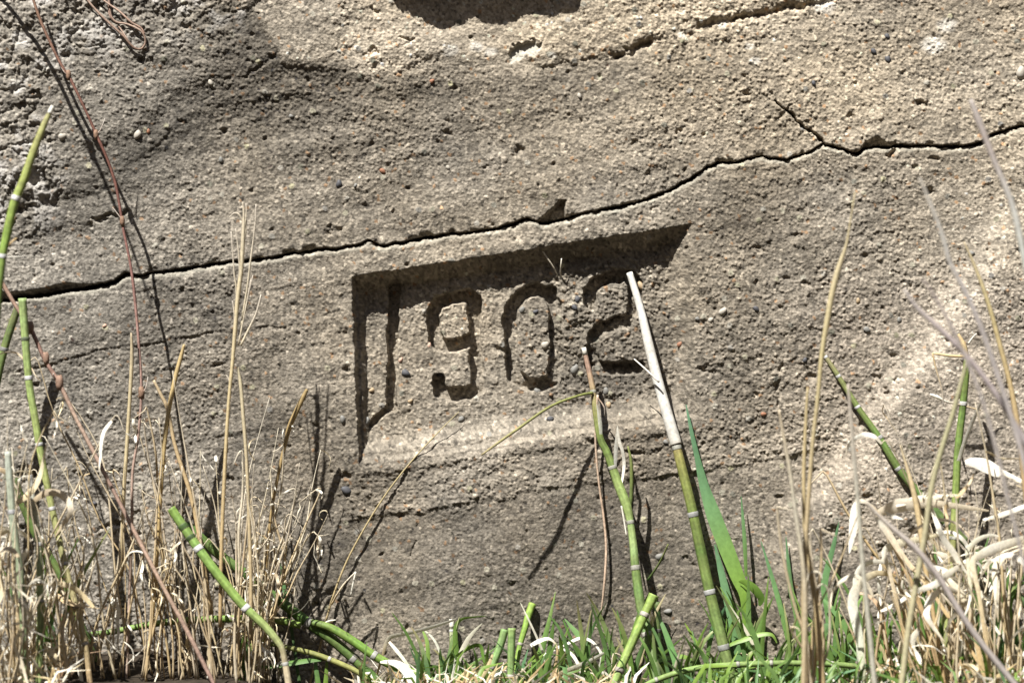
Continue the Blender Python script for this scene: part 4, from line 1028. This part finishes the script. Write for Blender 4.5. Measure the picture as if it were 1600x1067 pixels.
green_single('leafy pair of blades joined at the tent-shaped white leaf', [(882, 966, 40), (892, 978, 42), (904, 992, 44), (912, 1004, 46), (913, 1030, 48), (914, 1070, 52)], (1, 6, 10, 7, 5, 4), ((.18, .3, .12), (.17, .3, .1), GRN), (.1, .3))
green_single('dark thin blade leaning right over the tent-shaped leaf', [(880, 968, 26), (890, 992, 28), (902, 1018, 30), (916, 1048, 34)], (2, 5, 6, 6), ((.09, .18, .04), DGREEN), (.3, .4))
green_single('blue-green blade leaning left beside the thick cut stub', [(1022, 948, 80), (1036, 978, 82), (1046, 1004, 84), (1057, 1036, 88), (1064, 1070, 92)], (1, 7, 10, 12, 12), ((.22, .35, .17), (.15, .3, .1), (.14, .28, .09)), (.3, .3))
green_single('curled blue-green blade right of the thick cut stub, bent at mid height', [(1134, 946, 56), (1126, 962, 58), (1115, 982, 60), (1109, 1004, 62), (1105, 1030, 64)], (1, 7, 10, 8, 5), (BLUEG, (.12, .24, .1), GRN), (.4, .2))
green_single('thin bright blade leaning left beside the bent blue-green one', [(1070, 973, 40), (1080, 990, 42), (1092, 1010, 44), (1104, 1032, 48)], (1, 5, 6, 6), (YGR, (.22, .34, .07)), (.3, .2))
green_single('bowed pale green blade behind the lying horsetail', [(1000, 1045, 56), (1020, 1034, 52), (1045, 1027, 48), (1068, 1025, 46), (1084, 1034, 46), (1094, 1046, 50)], (3, 8, 9, 8, 6, 3), ((.19, .31, .07), YGR), (.8, .6), root=False)
green_single('dark green blade standing left of the hidden stem by the thick stub', [(964, 953, 20), (970, 980, 22), (976, 1008, 24), (984, 1050, 30)], (1, 6, 9, 9), ((.10, .20, .05), (.12, .23, .05)), (.3, .4))
green_single('narrow dark blade in front of the lower left green horsetails', [(438, 878, 18), (442, 905, 20), (446, 930, 24), (452, 960, 28), (458, 1000, 36)], (1, 5, 7, 6, 5), ((.12, .25, .10), DGREEN), (.3, .2))
green_single('flat dark blade lying level under the bent brown horsetail foot', [(395, 1042, 80), (425, 1040, 76), (460, 1034, 70), (490, 1030, 66), (520, 1028, 60)], (3, 9, 11, 9, 3), ((.12, .22, .05), (.08, .16, .04)), (.9, .8), root=False)
green_single('left blade of the pair of short green points at the bottom edge', [(492, 1022, 60), (494, 1045, 62), (498, 1075, 66)], (2, 7, 9), (BLUEG, GRN), (.2, .2))
green_single('right blade of the pair of short green points at the bottom edge', [(511, 1026, 58), (510, 1050, 60), (508, 1080, 64)], (2, 6, 8), (GRN, YGR), (.2, .2))

# ------------------------------------------------------------------ tufts

def ground_v(u, d):
    z = soil_z((u - CX) * S, -d * S)
    k = CAM_D / (CAM_D - d)
    return CY + (GROUND_V - CY) * k - z / S * k

def green_tuft(u, d, n, h, spread, label):
    gv = ground_v(u, d)
    base = at(u, gv + 3, d)
    o = empty('grass_tuft', base, label, 'grass tuft', 'green grass tufts along the wall foot')
    for i in range(n):
        uu = u + rnd(-1, 1) * spread * .4; dd = d + rnd(-14, 14)
        hh = h * rnd(.45, 1.3); lean = rnd(-.5, .5) * hh * .9
        col = mixc(mixc(GRN, BLUEG, rnd(0, .8)), YGR, rnd(0, .5))
        if random.random() < .12: col = mixc(STRAW, PALE, rnd(0, 1))
        bend = rnd(-.2, .5)
        top = gv - hh
        pts = [(uu + lean * (1 + bend * .3), top + max(0, bend) * hh * .15, dd + rnd(0, 26)), (uu + lean * .62, top + hh * .26, dd + rnd(0, 12)), (uu + lean * .25, top + hh * .6, dd + rnd(-4, 6)), (uu, gv + 4, dd)]
        w = rnd(4, 10)
        tipc = mixc(col, STRAW, rnd(.4, .9)) if random.random() < .35 else mixc(col, YGR, .2)
        blade('grass_blade', pts, (1, w * .75, w, w * .8), (tipc, col, tuple(x * .8 for x in col)), M_LEAF, o, base, twist=(rnd(-.8, .8), rnd(-.8, .8)), n=3)
GT = [(585, 70, 6, 70, 60, 'small green tuft at the bottom edge left of the white leaf'), (690, 40, 9, 110, 60, 'green tuft around the white-capped stub'), (740, 70, 7, 75, 50, 'low green tuft left of the three cut stubs'), (830, 80, 8, 90, 60, 'green tuft in front of the three cut stubs'),
      (880, 46, 10, 110, 70, 'green tuft under the arched white blade'), (935, 50, 9, 120, 60, 'green tuft under the tent-shaped white leaf'), (985, 30, 9, 140, 50, 'green tuft at the foot of the crooked horsetail'), (1040, 90, 9, 110, 60, 'green tuft at the foot of the thick cut stub'),
      (1090, 70, 8, 110, 60, 'green tuft left of the tall white-topped horsetail foot'), (1140, 60, 10, 130, 60, 'green tuft at the foot of the widest blade'), (1185, 60, 12, 160, 70, 'dense green tuft right of the widest blade'), (1225, 90, 11, 130, 70, 'green tuft left of the tan stalk bundle'),
      (1275, 60, 10, 150, 70, 'green tuft behind the tan stalk bundle'), (1320, 70, 10, 130, 60, 'green tuft under the hooked cream leaf'), (1375, 60, 12, 170, 80, 'tall green tuft right of the hooked cream leaf'), (1425, 90, 11, 160, 80, 'green tuft below the forked cream leaf'),
      (1475, 70, 12, 190, 80, 'green tuft at the foot of the bracted horsetail'), (1530, 90, 11, 170, 80, 'green tuft below the curled cream leaf'), (1585, 80, 9, 160, 70, 'green tuft at the right edge'), (395, 60, 6, 110, 90, 'sparse green tuft inside the dry grass'), (70, 150, 7, 200, 80, 'sparse green tuft in the lower left tangle')]
for g in GT: green_tuft(*g)

def curl_leaf(o, base, u, v, d, L, a, cols, w):
    """a dried curled leaf hanging off a stalk"""
    pts = []; x, y = u, v; ang = a; cv = rnd(-.55, .55)
    for i in range(6):
        pts.append((x, y, d + i * rnd(-3, 5)))
        x += math.cos(ang) * L / 5; y += math.sin(ang) * L / 5
        ang += cv + rnd(-.25, .25) + (.32 if math.cos(ang) > 0 else -.32)
    blade('curled_leaf', pts, (w * .6, w, w * .9, w * .6, .8), cols, M_STRAW, o, base, twist=(rnd(-1, 1), rnd(-1.6, 1.6)), n=3)

def dry_tuft(u, d, n, h, spread, lean, label, leaves=1.0, w=2.2, dark=.0, fan=.35, broad=0):
    gv = ground_v(u, d)
    base = at(u, gv + 3, d)
    o = empty('dry_grass_tuft', base, label, 'dry grass tuft', 'dry grass tufts along the wall foot')
    for i in range(n):
        dd = d + rnd(-26, 26)
        uu = u + rnd(-1, 1) * spread * .55
        hh = h * (rnd(.35, 1.0) if i else 1.05)
        ln = lean * hh + rnd(-1, 1) * fan * hh
        c0 = mixc(mixc(TAN, STRAW, rnd(0, 1)), mixc(BROWN, PALE, random.random() ** .45), rnd(0, .7))
        c0 = mixc(c0, (.30, .20, .10), dark * rnd(0, 1))
        pts = []; m = 7; x = uu; slope = ln / hh * rnd(.2, .9); tgt = ln / hh * 1.4
        kink = random.randint(2, 5) if random.random() < .5 else 99
        for k in range(m):
            t = k / (m - 1)
            pts.append((x, gv + 4 - hh * t, dd + rnd(-4, 7) * t + (k == m - 1) * rnd(0, 14)))
            slope += (tgt - slope) * .28 + rnd(-.15, .15)
            if k == kink: slope += rnd(-.5, .5)
            x += slope * hh / (m - 1)
        if random.random() < .35:           # a broken or drooping tip
            q = pts[-1]; sg = random.choice((-1, 1))
            pts += [(q[0] + sg * rnd(4, 16), q[1] - rnd(-6, 8), q[2] + 3), (q[0] + sg * rnd(14, 34), q[1] + rnd(2, 28), q[2] + 6)]
        pts = pts[::-1]
        r = w * rnd(.45, 1.1)
        strand('stalk', pts, (r * .3, r * .6, r * .9, r, r, r * 1.1, r * 1.2), (mixc(c0, PALE, .45), mixc(c0, PALE, .2), c0, mixc(c0, TAN, .4), tuple(x * .85 for x in c0)), M_STRAW, o, base, n=3, sides=5)
        for k in range(int(leaves + random.random())):
            q = random.choice(pts[:-1])
            z = random.random()
            pc = mixc(PALE, BLEACH, rnd(0, 1)) if z < .5 else (mixc(STRAW, PALE, rnd(0, .8)) if z < .85 else mixc(GREYST, TAN, rnd(0, 1)))
            big = random.random() < broad
            L = rnd(60, 150) if big else rnd(14, 60)
            ww = rnd(6, 13) if big else random.choice((rnd(1.2, 3), rnd(2, 6)))
            curl_leaf(o, base, q[0], q[1], q[2] + 4, L, random.choice((rnd(-1.2, 1.2), PI - rnd(-1.2, 1.2), rnd(1.2, 1.9))), (mixc(pc, TAN, .3), pc, mixc(pc, BLEACH, .3), mixc(pc, TAN, .6)), ww)
    return o, base

# the tall clump left of the panel
o, b = dry_tuft(362, 165, 5, 470, 60, .02, 'tall pale seed stalk rising above the crack, left of the panel', .8, 2.4, 0, .05)
HEAD = [(379, 316, 152), (381, 335, 152), (380, 370, 152), (377, 420, 152), (371, 470, 154), (367, 520, 156), (363, 570, 158), (358, 620, 160), (354, 680, 162), (350, 760, 164), (346, 860, 166), (344, 980, 168)]
strand('seed_stalk', HEAD, (1, 1.8, 3.2, 3.4, 3.4, 3.2, 2.8, 2.6, 2.8, 3, 3, 3), ((.52, .46, .36), (.54, .46, .30), (.54, .44, .25), (.46, .33, .17)), M_STRAW, o, b, n=4)
for (pts, r) in [([(384, 318, 152), (385, 330, 152), (382, 360, 152)], 1.0), ([(358, 341, 154), (366, 333, 154), (374, 336, 154), (380, 350, 152), (382, 366, 152)], 1.3), ([(400, 319, 150), (399, 345, 150), (395, 380, 150), (391, 410, 152), (386, 450, 152), (378, 500, 154)], 1.4),
                 ([(368, 357, 154), (371, 380, 154), (374, 410, 154), (374, 450, 154)], 1.2), ([(361, 362, 154), (364, 400, 154), (366, 430, 154), (369, 450, 154), (370, 490, 154)], 1.3), ([(392, 436, 150), (388, 460, 152), (380, 500, 154), (372, 540, 156)], 1.2), ([(408, 460, 150), (400, 490, 152), (388, 515, 154), (376, 540, 156)], 1.7),
                 ([(395, 430, 150), (386, 470, 152), (378, 490, 154)], .9), ([(363, 470, 156), (366, 490, 156), (366, 530, 156)], 1.2), ([(380, 456, 152), (386, 462, 150), (382, 470, 150), (388, 474, 150), (384, 484, 152), (376, 510, 154)], 1.3), ([(354, 586, 158), (358, 594, 158), (360, 604, 158)], 1.2), ([(378, 345, 150), (383, 340, 150), (384, 360, 150), (380, 375, 152)], 2.2)]:
    strand('awn', pts, (r * .6, r, r * 1.2), ((.56, .50, .42), (.54, .47, .33)), M_STRAW, o, b, n=3, sides=5)
strand('stalk', [(371, 572, 150), (376, 600, 150), (380, 650, 152), (384, 700, 154), (388, 780, 158), (392, 900, 162), (392, 1000, 166)], (1.6, 3, 3, 2.8, 2.8, 3, 3), ((.5, .44, .30), (.5, .42, .27), (.44, .33, .18)), M_STRAW, o, b)
dry_tuft(388, 60, 22, 380, 90, .05, 'dense leafy dry tuft beside the tall seed stalk, right side', 2.4, 1.7, 0, .16)
dry_tuft(400, 90, 18, 330, 60, .06, 'short shaggy dry tuft in front of the tall seed stalk', 2.8, 1.7, 0, .16)
dry_tuft(335, 84, 14, 420, 80, -.06, 'dry tuft leaning left, between the reddish stem and the seed stalk', 2.0, 1.8, 0, .14)
dry_tuft(270, 100, 10, 400, 90, -.04, 'dry tuft standing by the cut end of the bright horsetail', 2.0, 1.8, .1, .2)
dry_tuft(222, 110, 8, 470, 70, -.03, 'dry tuft around the long thin reddish stem', 1.8, 1.8, .1, .12)
dry_tuft(180, 150, 6, 360, 90, -.05, 'dry tuft crossed by the stout reddish-brown stem', 1.8, 1.8, .1, .25)
o, b = dry_tuft(250, 120, 4, 300, 60, 0, 'golden stalks forming a crossed pair left of the seed stalk', 1.0, 2.2, 0, .2)
strand('stalk', [(288, 538, 80), (282, 560, 80), (274, 590, 82), (264, 640, 84), (256, 700, 88), (250, 780, 92), (244, 880, 98), (236, 990, 104)], (2, 3.2, 3.6, 3.4, 3.6, 3.6, 3.4, 3.4), ((.42, .32, .16), (.5, .38, .18), (.46, .33, .15)), M_STRAW, o, b)
strand('stalk', [(240, 594, 84), (252, 618, 84), (262, 640, 84), (272, 690, 86), (284, 730, 88), (297, 770, 90), (310, 830, 94), (330, 960, 102)], (2, 2.8, 3, 3, 3.4, 3.4, 3.4, 3.4), ((.5, .4, .26), (.48, .36, .2), (.46, .34, .18)), M_STRAW, o, b)
strand('stalk', [(205, 520, 96), (206, 560, 96), (203, 620, 98), (198, 700, 100), (193, 780, 104), (190, 900, 110)], (1.4, 3, 3, 3, 3, 3), ((.44, .36, .24), (.52, .44, .27), (.46, .36, .2)), M_STRAW, o, b)
o, b = dry_tuft(415, 46, 3, 300, 40, .08, 'dark tan stalk with a ragged tip, standing off to the right of the dry clump', 1.2, 2.2, .3, .05)
strand('stalk', [(480, 608, 66), (473, 622, 66), (462, 645, 66), (452, 668, 66), (444, 700, 66), (434, 745, 66), (424, 800, 66), (416, 880, 66), (412, 980, 64)], (2.4, 3.8, 4.2, 4, 3, 2.6, 2.6, 2.8, 2.8), ((.30, .22, .10), (.36, .26, .12), (.40, .29, .14)), M_STRAW, o, b)
curl_leaf(o, b, 442, 668, 68, 34, 1.7, (BLEACH, BLEACH, PALE), 5)
curl_leaf(o, b, 455, 665, 68, 14, .5, (BLEACH, BLEACH, PALE), 3)

# the tangle in the lower left corner
LT = [(8, 230, 10, 430, 60, .02, 'pale dry tuft at the left edge, in front of the grey-green horsetail', 1.6), (40, 190, 9, 380, 60, .05, 'shaggy dry tuft left of the hollow horsetail foot', 2.0), (80, 200, 8, 300, 70, .0, 'low dry tuft around the foot of the hollow horsetail', 2.2),
      (115, 160, 6, 260, 60, -.1, 'small dry tuft just right of the hollow horsetail foot', 1.6), (150, 120, 4, 300, 60, .05, 'thin dry tuft over the dark hollow in the soil', 1.5), (20, 300, 9, 330, 70, .04, 'front dry tuft in the lower left corner', 2.2)]
for (u, d, n, h, sp, ln, lab, lv) in LT: dry_tuft(u, d, int(n * 1.5), h, sp, ln, lab, lv * 1.2, 2.0, 0, .32, .22)
# the tangle in the lower right corner
RT = [(1395, 160, 6, 280, 80, .0, 'dry tuft behind the hooked cream leaf', .8), (1440, 180, 6, 330, 80, -.1, 'dry tuft below the forked cream leaf', 1.0), (1480, 140, 6, 330, 80, .0, 'dry tuft at the foot of the bracted horsetail', 1.0), (1520, 190, 8, 380, 90, -.06, 'tan dry tuft in front of the bracted horsetail foot', 1.0),
      (1560, 150, 9, 430, 90, -.05, 'tall dry tuft under the short white leaf', 1.0), (1590, 210, 9, 480, 80, -.06, 'tallest dry tuft at the right edge', .9), (1540, 260, 8, 300, 90, -.2, 'leaning dry tuft in the right corner', 1.1), (1600, 280, 7, 330, 90, -.2, 'front dry tuft in the lower right corner', 1.1),
      (1470, 260, 6, 230, 90, -.15, 'low front dry tuft left of the right corner', 1.0), (1268, 330, 9, 330, 40, -.02, 'bundle of blurred tan stalks right of the widest blade', .3)]
for (u, d, n, h, sp, ln, lab, lv) in RT: dry_tuft(u, d, n, h, sp, ln, lab, lv * 2.0 if lv > .5 else .4, 2.3, .15, .28 if lv > .5 else .1, .42 if lv > .5 else 0)
dry_tuft(900, 60, 5, 60, 120, 0, 'flattened dry litter of stalks under the tent-shaped leaf', 2.2, 2.2, 0, .9)
dry_tuft(1180, 80, 5, 70, 120, 0, 'little dry tuft in the green grass by the widest blade', 1.6, 2.2, 0, .8)

# ------------------------------------------------------------------ ground cover nobody could count
def cover(name, label, n, ranges, hh, ww, palette, mat):
    acc = ([], [], [])
    for i in range(n):
        u0, u1, d0, d1 = random.choice(ranges)
        u = rnd(u0, u1); d = rnd(d0, d1)
        x = (u - CX) * S; y = -d * S
        z = soil_z(x, y) - .003
        h = rnd(*hh) * S; lean = rnd(-1, 1) * h * .9; ly = rnd(-.5, .5) * h
        P = [Vector((x + lean, y + min(ly, -y - .004), z + h * rnd(.5, 1))), Vector((x + lean * .4, y + min(ly, -y - .004) * .4, z + h * .55)), Vector((x, y, z))]
        c = mixc(*random.choice(palette), rnd(0, 1)); w = rnd(*ww) * S * .5
        ribbon_data(P, [w * .15, w, w * .8], [c, c, tuple(q * .8 for q in c)], [rnd(-1, 1)] * 3, .25, acc)
    o = mesh_obj(name, acc[0], acc[1], acc[2], mat, None, Vector((0, 0, 0)))
    return tag(o, label, None, None, 'stuff')
cover('grass', 'short green grass growing along the foot of the wall', 760, [(640, 1000, 10, 120), (1040, 1640, 10, 300), (1040, 1640, 10, 260), (1040, 1640, 10, 260), (1150, 1700, 20, 340), (1700, 2500, 10, 400), (-900, -80, 10, 400)], (25, 110), (3, 8), [(GRN, BLUEG), (GRN, YGR), (DGREEN, GRN)], M_LEAF)
cover('dry_grass_litter', 'broken dry straw lying along the foot of the wall', 1900, [(-60, 140, 60, 320), (560, 1000, 30, 200), (1300, 1700, 20, 380), (1300, 1700, 20, 380), (1700, 2400, 10, 500), (-800, -80, 10, 500)], (15, 75), (2, 6), [(STRAW, PALE), (TAN, STRAW), (PALE, BLEACH), (BROWN, TAN)], M_STRAW)
